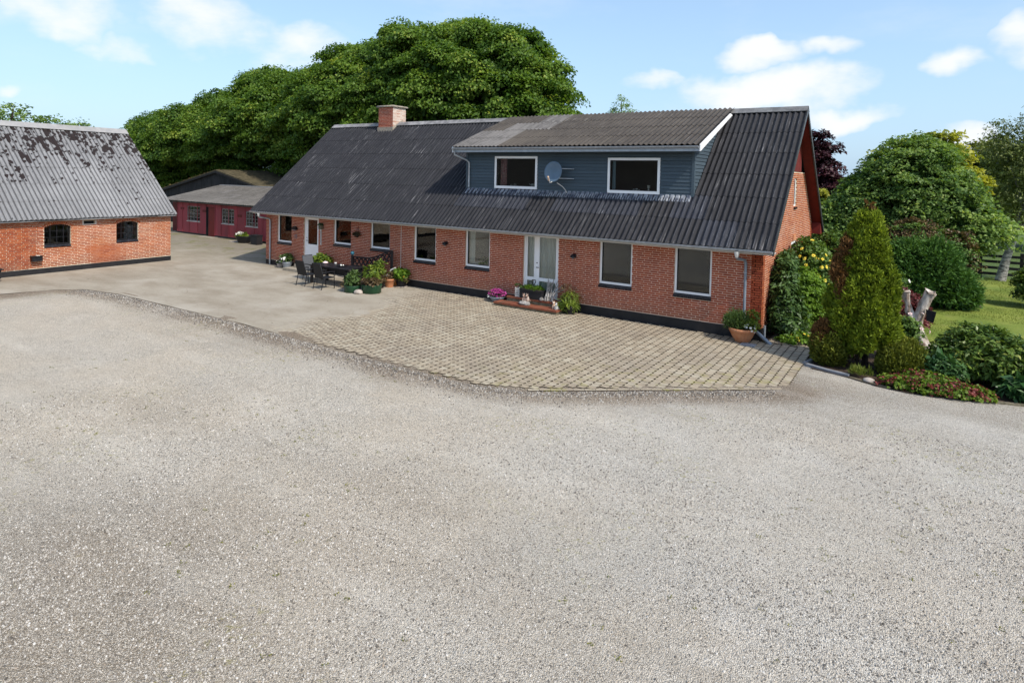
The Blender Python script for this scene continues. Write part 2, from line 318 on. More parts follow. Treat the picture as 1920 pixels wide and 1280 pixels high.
M['peony'] = leaf_mat('peony_leaf', (0.02, 0.062, 0.018), (0.07, 0.135, 0.04), .2, .35)
M['cover'] = leaf_mat('ground_cover_leaf', (0.06, 0.11, 0.012), (0.14, 0.21, 0.025), .3)
M['coverred'] = leaf_mat('red_ground_cover_leaf', (0.10, 0.02, 0.02), (0.22, 0.06, 0.05), .25)
M['redleaf'] = leaf_mat('red_shrub_leaf', (0.05, 0.012, 0.012), (0.13, 0.03, 0.03), .2)
M['potleaf'] = leaf_mat('pot_plant_leaf', (0.05, 0.095, 0.014), (0.17, 0.22, 0.03), .3)
M['herb'] = leaf_mat('herb_leaf', (0.04, 0.075, 0.022), (0.09, 0.14, 0.04), .25)
M['bronze'] = leaf_mat('bronze_leaf', (0.06, 0.04, 0.025), (0.14, 0.10, 0.045), .2)
M['grassblade'] = leaf_mat('grass_blade', (0.055, 0.085, 0.012), (0.15, 0.18, 0.03), .25)
M['weed'] = leaf_mat('weed_leaf', (0.09, 0.10, 0.015), (0.17, 0.16, 0.03), .2)
# ------------------------------------------------------------------ object helpers
WO = {}                                             # world position of every object's origin
def link(o, parent=None, loc=(0, 0, 0)):
    COL.objects.link(o); loc = np.array(loc, float); WO[o.name] = loc
    if parent is not None:
        o.parent = parent; o.location = loc - WO[parent.name]
    else: o.location = loc
    return o
def tag(o, label=None, cat=None, group=None, kind=None):
    for k, v in (('label', label), ('category', cat), ('group', group), ('kind', kind)):
        if v: o[k] = v
    return o
def thing(name, loc, label, cat, group=None):
    return tag(link(bpy.data.objects.new(name, None), None, loc), label, cat, group)
def from_arrays(name, V, F, mat, parent=None, loc=None, rnd=None, smooth_=False, local=False):
    """V (n,3) world coordinates, F (m,k) faces of one size; rnd one value per face"""
    V = np.asarray(V, np.float32); F = np.asarray(F, np.int32); loc = np.array(loc if loc is not None else (WO[parent.name] if parent is not None else (0, 0, 0)), float)
    me = bpy.data.meshes.new(name); k = F.shape[1]
    me.vertices.add(len(V)); me.vertices.foreach_set('co', (V if local else V-loc.astype(np.float32)).ravel())
    me.loops.add(F.size); me.loops.foreach_set('vertex_index', F.ravel())
    me.polygons.add(len(F)); me.polygons.foreach_set('loop_start', np.arange(0, F.size, k, dtype=np.int32)); me.polygons.foreach_set('loop_total', np.full(len(F), k, np.int32))
    if smooth_: me.polygons.foreach_set('use_smooth', np.ones(len(F), bool))
    me.update(calc_edges=True); me.validate()
    if rnd is not None:
        a = me.attributes.new('rnd', 'FLOAT', 'FACE'); a.data.foreach_set('value', np.asarray(rnd, np.float32))
    me.materials.append(mat)
    return link(bpy.data.objects.new(name, me), parent, loc)
class MB:
    def __init__(s): s.v = []; s.f = []; s.r = []; s.sm = []
    def add(s, vs, fs, r=0.0, sm=False):
        n = len(s.v); s.v += [tuple(map(float, x)) for x in vs]
        for f in fs: s.f.append(tuple(i+n for i in f)); s.r.append(r); s.sm.append(sm)
        return s
    def box(s, x0, y0, z0, x1, y1, z1, r=0.0):
        return s.hexa([(x0, y0, z0), (x1, y0, z0), (x1, y1, z0), (x0, y1, z0), (x0, y0, z1), (x1, y0, z1), (x1, y1, z1), (x0, y1, z1)], r)
    def hexa(s, p, r=0.0):
        return s.add(p, [(3, 2, 1, 0), (4, 5, 6, 7), (0, 1, 5, 4), (1, 2, 6, 5), (2, 3, 7, 6), (3, 0, 4, 7)], r)
    def fbox(s, O, U, V, N, u0, u1, v0, v1, n0, n1, r=0.0):      # a box in the frame O,U,V,N
        O, U, V, N = map(np.asarray, (O, U, V, N))
        P = lambda u, v, n: O+U*u+V*v+N*n
        return s.hexa([P(u0, v0, n0), P(u1, v0, n0), P(u1, v1, n0), P(u0, v1, n0), P(u0, v0, n1), P(u1, v0, n1), P(u1, v1, n1), P(u0, v1, n1)], r)
    def tube(s, pts, rs, n=8, cap=True, r=0.0):
        pts = [np.array(p, float) for p in pts]; rs = rs if hasattr(rs, '__len__') else [rs]*len(pts)
        vs = []; prev = None
        for i, p in enumerate(pts):
            d = pts[min(i+1, len(pts)-1)]-pts[max(i-1, 0)]; d /= np.linalg.norm(d)+1e-9
            if prev is None: prev = np.cross(d, [0, 0, 1.0] if abs(d[2]) < .9 else [1.0, 0, 0])
            a = prev-d*(prev@d); a /= np.linalg.norm(a)+1e-9; b = np.cross(d, a); prev = a
            vs += [p+rs[i]*(a*math.cos(t)+b*math.sin(t)) for t in np.linspace(0, 2*math.pi, n, endpoint=False)]
        fs = [(i*n+j, i*n+(j+1) % n, (i+1)*n+(j+1) % n, (i+1)*n+j) for i in range(len(pts)-1) for j in range(n)]
        s.add(vs, fs, r, True)
        if cap: s.add(vs[:n], [tuple(range(n))[::-1]], r); s.add(vs[-n:], [tuple(range(n))], r)
        return s
    def lathe(s, c, prof, n=16, r=0.0, sx=1.0, sy=1.0):           # prof: (radius, z)
        vs = [(c[0]+R*sx*math.cos(t), c[1]+R*sy*math.sin(t), c[2]+z) for R, z in prof for t in np.linspace(0, 2*math.pi, n, endpoint=False)]
        fs = [(i*n+j, i*n+(j+1) % n, (i+1)*n+(j+1) % n, (i+1)*n+j) for i in range(len(prof)-1) for j in range(n)]
        return s.add(vs, fs, r, True)
    def ball(s, c, R, n=10, sz=1.0, r=0.0):
        return s.lathe(c, [(max(R*math.sin(t), .0005), -R*sz*math.cos(t)) for t in np.linspace(0, math.pi, n)], n+2, r)
    def prism(s, poly, d, r=0.0):                                  # poly: 3-D points of a planar outline, d: extrusion vector
        n = len(poly); d = np.asarray(d, float); a = [np.array(p, float) for p in poly]; b = [p+d for p in a]
        return s.add(a+b, [tuple(range(n))[::-1], tuple(range(n, 2*n))]+[(i, (i+1) % n, n+(i+1) % n, n+i) for i in range(n)], r)
    def xform(s, fn): s.v = [tuple(fn(np.array(p))) for p in s.v]; return s
    def mesh(s, name, mat, loc=(0, 0, 0)):
        me = bpy.data.meshes.new(name); L = np.asarray(loc, float)
        me.from_pydata([tuple(np.array(p)-L) for p in s.v], [], s.f)
        a = me.attributes.new('rnd', 'FLOAT', 'FACE'); a.data.foreach_set('value', np.array(s.r, np.float32))
        me.polygons.foreach_set('use_smooth', s.sm); me.materials.append(mat); me.update()
        return me
    def build(s, name, mat, parent=None, loc=None):
        if loc is None: loc = WO[parent.name] if parent is not None else (0, 0, 0)
        return link(bpy.data.objects.new(name, s.mesh(name, mat, loc)), parent, loc)
    def copy(s):
        m = MB(); m.v = list(s.v); m.f = list(s.f); m.r = list(s.r); m.sm = list(s.sm); return m
def rot(c, a):
    c = np.asarray(c, float); ca, sa = math.cos(a), math.sin(a)
    return lambda p: np.array([c[0]+(p[0])*ca-(p[1])*sa, c[1]+p[0]*sa+p[1]*ca, c[2]+p[2]])
def place(me, name, parent, loc, U, V, N):                         # a shared mesh set into the frame U,V,N
    o = bpy.data.objects.new(name, me); link(o, parent, loc)
    o.rotation_euler = Matrix((tuple(U), tuple(V), tuple(N))).transposed().to_euler()
    return o
def dup(o, parent=None, shift=(0, 0, 0)):
    """a copy of a thing with its parts and their sub-parts, moved by shift"""
    c = o.copy(); sh = np.array(shift, float); COL.objects.link(c); WO[c.name] = WO[o.name]+sh
    c.parent = parent
    c.location = WO[c.name]-(WO[parent.name] if parent is not None else 0)
    for ch in [x for x in list(o.children)]: dup(ch, c, shift)
    return c
K = 0.0036
def gz(x, y=0): return K*(22.4-x)                                   # the yard falls very slightly towards the garden
Z = np.array([0, 0, 1.0]); X = np.array([1.0, 0, 0]); Y = np.array([0, 1.0, 0])

# ------------------------------------------------------------------ walls, bricks, roof sheets
def wall_mb(O, U, N, L, z0, z1, opens, thick=.25):
    """mortar body with openings; O at z=0, U along, N outward"""
    us = sorted({0, L}|{a for o in opens for a in o[:2]}); zs = sorted({z0, z1}|{a for o in opens for a in o[2:4] if z0 < a < z1})
    m = MB()
    for a, b in zip(us, us[1:]):
        run = None
        cells = []
        for c, d in zip(zs, zs[1:]):
            solid = not any(o[0] < (a+b)/2 < o[1] and o[2] < (c+d)/2 < o[3] for o in opens)
            if solid and cells and cells[-1][1] == c: cells[-1][1] = d
            elif solid: cells.append([c, d])
        for c, d in cells: m.fbox(O, U, Z, N, a, b, c, d, -thick, 0)
    return m
BL, BH, JT = 0.252, 0.0667, 0.0165
BRICK_MESH = {}
def brick_mesh(mat):
    if mat.name not in BRICK_MESH:
        lst = []
        for k in range(5):
            m = MB(); j = lambda: random.uniform(-.0015, .0015)
            l, h = (BL-JT)/2, (BH-JT)/2
            p = [(-l+j(), -h+j(), -.02), (l+j(), -h+j(), -.02), (l+j(), h+j(), -.02), (-l+j(), h+j(), -.02)]
            p += [(x+.0*j(), y, .006+j()) for x, y, _ in p]
            m.hexa(p); lst.append(m.mesh('brick', mat))
        BRICK_MESH[mat.name] = lst
    return BRICK_MESH[mat.name]
def lay_bricks(part, O, U, N, L, z0, z1, opens, mat, single=300, span=None):
    O, U, N = map(np.asarray, (O, U, N)); pcs = []
    rows = int(round((z1-z0)/BH))
    for r in range(rows):
        zc = z0+(r+.5)*BH; a0, a1 = span(zc) if span else (0, L)
        blocks = [(max(a0, o[0]), min(a1, o[1])) for o in opens if o[2]-.004 < zc < o[3]+.004]
        edges = sorted(blocks); iv = []; cur = a0
        for a, b in edges:
            if a > cur: iv.append((cur, a))
            cur = max(cur, b)
        if cur < a1: iv.append((cur, a1))
        offs = (r % 2)*BL*.5+(r % 4 == 3)*BL*.25
        k0 = int((a0-offs)/BL)-2
        for a, b in iv:
            k = math.floor((a-offs)/BL)
            while True:
                u0 = offs+k*BL; u1 = u0+BL
                if u0 >= b-.01: break
                c0, c1 = max(u0+JT/2, a), min(u1-JT/2, b)
                if c1-c0 > .03: pcs.append((c0, c1, zc))
                k += 1
    full = [p for p in pcs if abs(p[1]-p[0]-(BL-JT)) < .002]
    full.sort(key=lambda p: np.linalg.norm(O+U*(p[0]+p[1])/2+Z*p[2]-CAM))
    mine = set(full[:single]); ms = brick_mesh(mat)
    for p in full[:single]:
        place(random.choice(ms), 'brick', part, O+U*(p[0]+p[1])/2+Z*p[2]+N*random.uniform(-.001, .002), U, Z, N)
    m = MB(); h = (BH-JT)/2
    for p in pcs:
        if p in mine: continue
        j = random.uniform(-.0015, .002)
        m.fbox(O, U, Z, N, p[0], p[1], p[2]-h, p[2]+h, -.02, .006+j, random.random())
    if m.v: tag(m.build('brickwork', mat, part), kind='stuff')
SHEETS = {}
PIT = 0.1757
def sheet_mesh(waves, length, pitch, mat):
    key = (round(waves, 3), round(length, 3), round(pitch, 4), mat.name)
    if key in SHEETS: return SHEETS[key]
    n = int(round(waves*8)); A = .026
    xs = np.linspace(-.02, waves*pitch, n+1); top = A*np.cos(2*math.pi*np.maximum(xs, -.02)/pitch)
    vs = []; fs = []
    for y, dz in ((-.06, .014), (length*.5, .008), (length, .002)):
        vs += [(x, y, z+dz) for x, z in zip(xs, top)]
    w = n+1
    for r in range(2): fs += [(r*w+i, r*w+i+1, (r+1)*w+i+1, (r+1)*w+i) for i in range(n)]
    b = len(vs); vs += [(x, -.06, z+.014-.010) for x, z in zip(xs, top)]
    b2 = len(vs); vs += vs[:w]
    fs2 = [(b+i, b+i+1, b2+i+1, b2+i) for i in range(n)]
    me = bpy.data.meshes.new('roof_sheet'); me.from_pydata(vs, [], fs+fs2)
    me.polygons.foreach_set('use_smooth', [True]*len(fs)+[False]*len(fs2)); me.materials.append(mat); me.update()
    SHEETS[key] = me
    return me
def roof_slope(part, O, U, V, ncol, pitch, rows, pick, skip=lambda c, r: False):
    """rows: list of (start, length) up the slope; pick(c, r) gives the sheet's material"""
    O, U, V = map(np.asarray, (O, U, V)); N = np.cross(U, V)
    for r, (s0, ln) in enumerate(rows):
        for c in range(ncol):
            k = skip(c, r)
            if k is True: continue
            du, wv = (0, 6) if k is False else k
            me = sheet_mesh(wv, ln, pitch, pick(c, r))
            jit = np.array([random.uniform(-.004, .004), random.uniform(-.008, .008)])
            place(me, 'roof_sheet', part, O+U*(c*6*pitch+du+jit[0])+V*(s0+jit[1])+N*(random.uniform(0, .004)), U, V, N)

# ------------------------------------------------------------------ foliage
def unit(a): return a/(np.linalg.norm(a, axis=-1, keepdims=True)+1e-9)
def leaf_mesh(P, A, Nn, ln, wd, fold=.25):
    """leaf quads: P base points, A long axis, Nn normals, ln / wd sizes"""
    n = len(P); B = unit(np.cross(A, Nn)); ln = ln[:, None]; wd = wd[:, None]
    up = Nn*wd*fold
    v = np.stack([P, P+A*ln*.5+B*wd*.5+up, P+A*ln-up*.6, P+A*ln*.45-B*wd*.5+up], 1).reshape(-1, 3)
    return v, np.arange(n*4, dtype=np.int32).reshape(n, 4)
def crown(name, blobs, nclump, per, cr, leaf, mat, parent=None, seed=0, aspect=.7, mode='broad', fill=.25, flat=.55, ground=None, label=None, droop=0.0, inner=.72, skirt=-.55, rough=.12):
    g = np.random.default_rng(seed+11)
    bl = np.array(blobs, float); C = bl[:, :3]; R = bl[:, 3:6]
    wt_ = (R[:, 0]*R[:, 1]+R[:, 0]*R[:, 2]+R[:, 1]*R[:, 2]); wt_ = wt_/wt_.sum()
    out = []; need = nclump; tries = 0
    while need > 0 and tries < 40:
        tries += 1; k = g.choice(len(bl), size=need*3, p=wt_)
        d = unit(g.normal(size=(need*3, 3)))
        rr = 1-np.abs(g.normal(size=need*3))*rough+ (g.random(need*3) < .06)*g.random(need*3)*.14
        p = C[k]+d*R[k]*rr[:, None]
        q = np.linalg.norm((p[:, None]-C[None])/R[None], axis=2); q[np.arange(len(k)), k] = 9
        ok = (q.min(1) > .86) & (d[:, 2] > skirt)
        if ground is not None: ok &= p[:, 2] > ground
        p = p[ok][:need]; dd = unit((d[ok]/R[k[ok]]))[:need]
        out.append((p, dd)); need -= len(p)
    cp = np.concatenate([a for a, _ in out]); cdn = np.concatenate([b for _, b in out])
    n = len(cp)*per
    idx = np.repeat(np.arange(len(cp)), per); size = cr*np.clip(g.normal(1, .3, len(cp)), .45, 1.8)[idx]
    o = unit(g.normal(size=(n, 3)))*np.cbrt(g.random(n))[:, None]
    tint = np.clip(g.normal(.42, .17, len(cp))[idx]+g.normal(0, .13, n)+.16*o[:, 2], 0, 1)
    if mode == 'broad':
        o[:, 2] = np.abs(o[:, 2])*flat*1.1-.15-.35*(o[:, 0]**2+o[:, 1]**2)*flat
        P = cp[idx]+o*size[:, None]
        Nn = unit(cdn[idx]*.55+np.array([0, 0, .75])+g.normal(size=(n, 3))*.45)
        A = unit(np.cross(Nn, g.normal(size=(n, 3)))+np.array([0, 0, -droop])+cdn[idx]*.35)
    else:
        P = cp[idx]+o*size[:, None]*np.array([1, 1, 1.25])
        A = unit(cdn[idx]*.55+np.array([0, 0, .75 if mode == 'up' else .18])+g.normal(size=(n, 3))*.42)
        Nn = unit(np.cross(A, g.normal(size=(n, 3))))
    ln = leaf*np.clip(g.normal(1, .25, n), .5, 1.7)
    if ground is not None:
        low = P[:, 2] < ground+.02; P[low, 2] = ground+.02+g.random(low.sum())*.08
    v, f = leaf_mesh(P, A, Nn, ln, ln*aspect)
    # inner leaves that fill the body
    m = int(n*fill)
    if m:
        k = g.choice(len(bl), size=m, p=wt_); d = unit(g.normal(size=(m, 3)))
        P2 = C[k]+d*R[k]*(inner*np.cbrt(g.random(m)*.75+.25))[:, None]
        if ground is not None: P2 = P2[P2[:, 2] > ground+.05]; m = len(P2)
        N2 = unit(g.normal(size=(m, 3))); A2 = unit(np.cross(N2, g.normal(size=(m, 3))))
        l2 = leaf*2.2*np.clip(g.normal(1, .2, m), .6, 1.5)
        v2, f2 = leaf_mesh(P2, A2, N2, l2, l2*max(aspect, .5))
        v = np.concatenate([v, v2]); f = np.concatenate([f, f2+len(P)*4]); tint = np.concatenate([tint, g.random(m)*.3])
    o = from_arrays(name, v, f, mat, parent, rnd=tint)
    if label: o['label'] = label
    return o
def trunk(parent, base, top, r0, r1, limbs=(), mat=None, n=8):
    m = MB(); b = np.array(base, float); t = np.array(top, float)
    pts = [b+(t-b)*s+np.array([random.uniform(-.03, .03), random.uniform(-.03, .03), 0])*np.linalg.norm(t-b)*.35*(0 < s < 1) for s in (0, .15, .4, .7, 1)]
    m.tube(pts, [r0*1.35, r0, r0*.85+r1*.15, r0*.45+r1*.55, r1], n)
    for s, e, r in limbs:
        q = b+(t-b)*s; e = np.array(e, float)
        m.tube([q, q*.5+e*.5+np.array([0, 0, .12*np.linalg.norm(e-q)]), e], [r, r*.7, r*.3], 6)
    return m.build('trunk', mat or M['bark'], parent)
# ------------------------------------------------------------------ ground
def smst(x, a, b): t = np.clip((np.asarray(x, float)-a)/(b-a), 0, 1); return t*t*(3-2*t)
def field_mat():
    m, nt, b, o = new_mat('meadow'); p = geo(nt)
    c = mixc(nt, smooth(nt, noise(nt, p, .12, 4, .6), .35, .65), (0.085, 0.14, 0.022), (0.055, 0.10, 0.02))
    c = mixc(nt, smooth(nt, noise(nt, p, 6, 4, .7), .35, .7), c, (0.10, 0.135, 0.03)); put(nt, b.inputs['Base Color'], c)
    b.inputs['Roughness'].default_value = .9; bump(nt, b, noise(nt, p, 25, 4, .7), .05)
    return m
def lawn_mat():
    m, nt, b, o = new_mat('lawn_turf'); p = geo(nt)
    c = mixc(nt, smooth(nt, noise(nt, p, .5, 5, .65), .35, .68), (0.15, 0.215, 0.028), (0.27, 0.31, 0.052))
    c = mixc(nt, math_(nt, 'MULTIPLY', smooth(nt, noise(nt, p, 1.7, 5, .7), .55, .72), .6), c, (0.30, 0.25, 0.10))
    c = mixc(nt, math_(nt, 'MULTIPLY', smooth(nt, noise(nt, p, 28, 3, .7), .4, .7), .5), c, (0.06, 0.095, 0.014)); put(nt, b.inputs['Base Color'], c)
    b.inputs['Roughness'].default_value = .9; bump(nt, b, noise(nt, p, 60, 3, .7), .03)
    return m
def gravel_mat():
    m, nt, b, o = new_mat('gravel'); p = geo(nt)
    p2 = scalev(nt, p, (1, 1, 0))
    wv = vmath(nt, 'SCALE', vmath(nt, 'SUBTRACT', noise(nt, p2, 30, 2, .5, 1), (.5, .5, .5))); wv.node.inputs[3].default_value = .014
    pw = vmath(nt, 'ADD', p2, wv)
    d1 = voro(nt, pw, 58); c1 = voro(nt, pw, 58, out=1)
    d2 = voro(nt, pw, 95); c2 = voro(nt, pw, 95, out=1)
    s1 = node(nt, 'ShaderNodeSeparateColor'); put(nt, s1.inputs[0], c1); s2 = node(nt, 'ShaderNodeSeparateColor'); put(nt, s2.inputs[0], c2)
    stops = [(0, (0.065, 0.058, 0.052)), (.25, (0.22, 0.205, 0.18)), (.5, (0.40, 0.375, 0.335)), (.8, (0.52, 0.495, 0.45)), (1, (0.62, 0.60, 0.56))]
    a = ramp(nt, s1.outputs[0], stops); a2 = ramp(nt, s2.outputs[1], stops)
    fine = smooth(nt, noise(nt, p2, .55, 4, .6), .40, .60)                # where sand has filled the stones
    loose = node(nt, 'ShaderNodeAttribute', attribute_name='loose').outputs['Fac']
    berm = node(nt, 'ShaderNodeAttribute', attribute_name='berm').outputs['Fac']
    stonef = math_(nt, 'MULTIPLY', math_(nt, 'ADD', math_(nt, 'MULTIPLY', smooth(nt, d1, .52, .40), smooth(nt, s1.outputs[1], .18, .3)), 0), math_(nt, 'MULTIPLY_ADD', fine, -.35, 1.0))
    sand = mixc(nt, smooth(nt, noise(nt, p2, 4, 5, .7), .3, .7), (0.46, 0.425, 0.365), (0.39, 0.355, 0.30))
    sand = mixc(nt, math_(nt, 'MULTIPLY', loose, .85), sand, (0.135, 0.112, 0.085))
    sand = mixc(nt, math_(nt, 'MULTIPLY', berm, .85), sand, (0.13, 0.095, 0.062))
    under = mixc(nt, smooth(nt, d2, .5, .36), sand, a2)
    c = mixc(nt, stonef, under, a)
    c = mixc(nt, math_(nt, 'MULTIPLY', berm, .62), c, mixc(nt, 1.0, c, (.52, .42, .32), 'MULTIPLY'))      # earth washed over the strip by the paving
    c = mixc(nt, math_(nt, 'MULTIPLY', smooth(nt, noise(nt, p2, 150, 2, .6), .56, .66), .62), c, (0.095, 0.083, 0.07))
    # wide drifts of warmer and greyer material
    w = smooth(nt, noise(nt, p2, .28, 4, .6), .36, .64)
    c = mixc(nt, math_(nt, 'MULTIPLY', w, .22), c, mixc(nt, 1.0, c, (1.0, .87, .70), 'MULTIPLY'))
    sp = noise(nt, p2, 24, 3, .75)
    c = mixc(nt, math_(nt, 'MULTIPLY', smooth(nt, sp, .555, .66), .5), c, (0.10, 0.088, 0.074))          # dark gaps between stones painted as coarse specks that read from afar
    c = mixc(nt, math_(nt, 'MULTIPLY', smooth(nt, noise(nt, p2, 31, 3, .75), .56, .68), .45), c, (0.60, 0.58, 0.54))
    w2 = math_(nt, 'MULTIPLY', smooth(nt, noise(nt, p2, 1.3, 5, .65), .54, .78), .2)
    c = mixc(nt, w2, c, (0.24, 0.195, 0.14))
    c = mixc(nt, math_(nt, 'MULTIPLY', smooth(nt, noise(nt, scalev(nt, p2, (1, 1.3, 1)), .8, 4, .6), .50, .78), .2), c, (0.56, 0.545, 0.51))
    rv = node(nt, 'ShaderNodeMapping'); put(nt, rv.inputs[0], p2); rv.inputs['Rotation'].default_value = (0, 0, rad(-28)); rv.inputs['Scale'].default_value = (.16, .95, 1)
    lane = noise(nt, rv.outputs[0], 1.0, 4, .55)                            # wheel lanes swept clean or left loose
    c = mixc(nt, math_(nt, 'MULTIPLY', smooth(nt, lane, .50, .74), .34), c, (0.50, 0.475, 0.425))
    c = mixc(nt, math_(nt, 'MULTIPLY', smooth(nt, lane, .48, .26), .28), c, (0.225, 0.195, 0.155))
    mo = math_(nt, 'MULTIPLY', smooth(nt, noise(nt, p2, .42, 3, .6), .54, .68), smooth(nt, noise(nt, p2, 9, 4, .75), .54, .66))
    c = mixc(nt, math_(nt, 'MULTIPLY', mo, .75), c, (0.22, 0.205, 0.06))
    c = mixc(nt, math_(nt, 'MULTIPLY', smooth(nt, noise(nt, p2, 5, 5, .7), .62, .75), math_(nt, 'MULTIPLY', loose, .35)), c, (0.24, 0.20, 0.07))
    warm = node(nt, 'ShaderNodeAttribute', attribute_name='warm').outputs['Fac']        # bluer quarry stone towards the garden, sandy stone towards the barn
    c = mixc(nt, 1.0, c, mixc(nt, warm, (1.40, 1.385, 1.35), (1.38, 1.33, 1.245)), 'MULTIPLY')
    put(nt, b.inputs['Base Color'], c); b.inputs['Roughness'].default_value = .92
    h = math_(nt, 'ADD', math_(nt, 'MULTIPLY', math_(nt, 'SUBTRACT', .6, d1), stonef), math_(nt, 'MULTIPLY', math_(nt, 'SUBTRACT', .5, d2), .45))
    bump(nt, b, h, .03, 1.0)
    return m
def yard_mat():
    m, nt, b, o = new_mat('yard_concrete'); p = geo(nt); p2 = scalev(nt, p, (1, 1, 0))
    c = mixc(nt, smooth(nt, noise(nt, scalev(nt, p2, (.55, 1.2, 1)), .8, 6, .65), .33, .68), (0.335, 0.295, 0.23), (0.25, 0.21, 0.155))
    c = mixc(nt, math_(nt, 'MULTIPLY', smooth(nt, noise(nt, p2, .33, 4, .6), .48, .68), .6), c, (0.41, 0.37, 0.305))
    c = mixc(nt, math_(nt, 'MULTIPLY', smooth(nt, noise(nt, scalev(nt, p2, (1, 1.6, 1)), 2.1, 5, .7), .55, .75), .5), c, (0.22, 0.18, 0.125))
    s = node(nt, 'ShaderNodeSeparateXYZ'); put(nt, s.inputs[0], p)
    far = math_(nt, 'MULTIPLY', smooth(nt, math_(nt, 'ADD', s.outputs[1], math_(nt, 'MULTIPLY', noise(nt, p2, .6, 4, .6), 2.0)), -1.0, 4.5), smooth(nt, s.outputs[0], 3.0, -2.0))
    c = mixc(nt, math_(nt, 'MULTIPLY', far, .75), c, (0.17, 0.145, 0.10))
    mo = math_(nt, 'MULTIPLY', far, smooth(nt, noise(nt, p2, .8, 4, .7), .5, .62))
    c = mixc(nt, math_(nt, 'MULTIPLY', mo, .7), c, (0.13, 0.13, 0.03))
    c = mixc(nt, math_(nt, 'MULTIPLY', smooth(nt, noise(nt, p2, 45, 3, .7), .56, .70), .5), c, (0.17, 0.14, 0.10))
    c = mixc(nt, math_(nt, 'MULTIPLY', smooth(nt, noise(nt, p2, 15, 4, .75), .52, .70), .4), c, (0.45, 0.41, 0.345))
    c = mixc(nt, math_(nt, 'MULTIPLY', smooth(nt, noise(nt, p2, 7, 5, .75), .56, .68), .4), c, (0.19, 0.155, 0.11))
    j = node(nt, 'ShaderNodeAttribute', attribute_name='joint').outputs['Fac']
    mj = math_(nt, 'MULTIPLY', smooth(nt, math_(nt, 'MULTIPLY_ADD', s.outputs[1], -.6, math_(nt, 'MULTIPLY', s.outputs[0], .55)), 12.9, 15.2), smooth(nt, noise(nt, p2, 1.1, 4, .7), .36, .56))
    jc = mixc(nt, mj, (0.026, 0.018, 0.011), (0.16, 0.16, 0.016))
    c = mixc(nt, j, c, jc)
    put(nt, b.inputs['Base Color'], c); b.inputs['Roughness'].default_value = .93; bump(nt, b, noise(nt, p2, 70, 4, .7), .006)
    return m
def paver_mat():
    m, nt, b, o = new_mat('paver_concrete'); p = geo(nt); p2 = scalev(nt, p, (1, 1, 0)); r = rnd_(nt)
    c = ramp(nt, r, [(0, (0.30, 0.245, 0.172)), (.5, (0.35, 0.292, 0.21)), (1, (0.40, 0.35, 0.26))])
    c = mixc(nt, math_(nt, 'MULTIPLY', smooth(nt, noise(nt, p2, .55, 5, .65), .44, .66), .55), c, (0.255, 0.21, 0.16))
    c = mixc(nt, math_(nt, 'MULTIPLY', smooth(nt, noise(nt, p2, 14, 4, .7), .5, .75), .4), c, (0.25, 0.205, 0.15))
    s = node(nt, 'ShaderNodeSeparateXYZ'); put(nt, s.inputs[0], p)
    mj = math_(nt, 'MULTIPLY', smooth(nt, math_(nt, 'MULTIPLY_ADD', s.outputs[1], -.6, math_(nt, 'MULTIPLY', s.outputs[0], .55)), 12.9, 15.4), smooth(nt, noise(nt, p2, 2.6, 4, .7), .5, .66))
    c = mixc(nt, math_(nt, 'MULTIPLY', mj, .6), c, (0.27, 0.245, 0.075))
    c = mixc(nt, smooth(nt, math_(nt, 'ADD', s.outputs[0], math_(nt, 'MULTIPLY', noise(nt, p2, .8, 4, .6), 3.0)), 13.6, 11.0), c, (0.36, 0.318, 0.25))
    sn = node(nt, 'ShaderNodeSeparateXYZ'); put(nt, sn.inputs[0], node(nt, 'ShaderNodeNewGeometry').outputs['True Normal'])
    c = mixc(nt, smooth(nt, sn.outputs[2], .7, .5), c, mixc(nt, mj, (0.035, 0.026, 0.017), (0.13, 0.13, 0.016)))   # earth and moss packed against the sides
    put(nt, b.inputs['Base Color'], c); b.inputs['Roughness'].default_value = .9; bump(nt, b, noise(nt, p2, 80, 3, .7), .004)
    return m
M['paver'] = paver_mat()

m = MB(); m.add([(x, y, gz(x)-.03) for x, y in ((-500, -500), (500, -500), (500, 500), (-500, 500))], [(0, 1, 2, 3)])
tag(m.build('ground', field_mat()), kind='structure')

EDGE = [(-.6, -30), (-.35, -12), (-.05, -10.3), (.35, -8.9), (1.0, -8.15), (2.7, -7.8), (9.75, -7.68), (14, -7.85), (18.0, -7.85), (19.35, -7.46), (23.8, -3.95)]
EX = np.array([p[0] for p in EDGE]); EY = np.array([p[1] for p in EDGE])
BEDGE = [(23.8, -3.95), (23.8, -1.9), (24.6, -2.14), (25.4, -2.5), (25.95, -2.62), (26.7, -2.45), (27.4, -2.2), (28, -2.0), (33, -.6)]
def seg_dist(P, poly):
    d = np.full(len(P), 1e9)
    for a, b in zip(poly, poly[1:]):
        a = np.array(a); b = np.array(b); t = np.clip(((P-a)@(b-a))/((b-a)@(b-a)), 0, 1)
        d = np.minimum(d, np.linalg.norm(P-(a+t[:, None]*(b-a)), axis=1))
    return d
def vnoise(x, y, s, seed=0):
    g = np.random.default_rng(seed); T = g.random((64, 64)); x = x*s; y = y*s
    xi = np.floor(x).astype(int); yi = np.floor(y).astype(int); fx = x-xi; fy = y-yi; fx = fx*fx*(3-2*fx); fy = fy*fy*(3-2*fy)
    q = lambda i, j: T[(i % 64), (j % 64)]
    return (q(xi, yi)*(1-fx)+q(xi+1, yi)*fx)*(1-fy)+(q(xi, yi+1)*(1-fx)+q(xi+1, yi+1)*fx)*fy
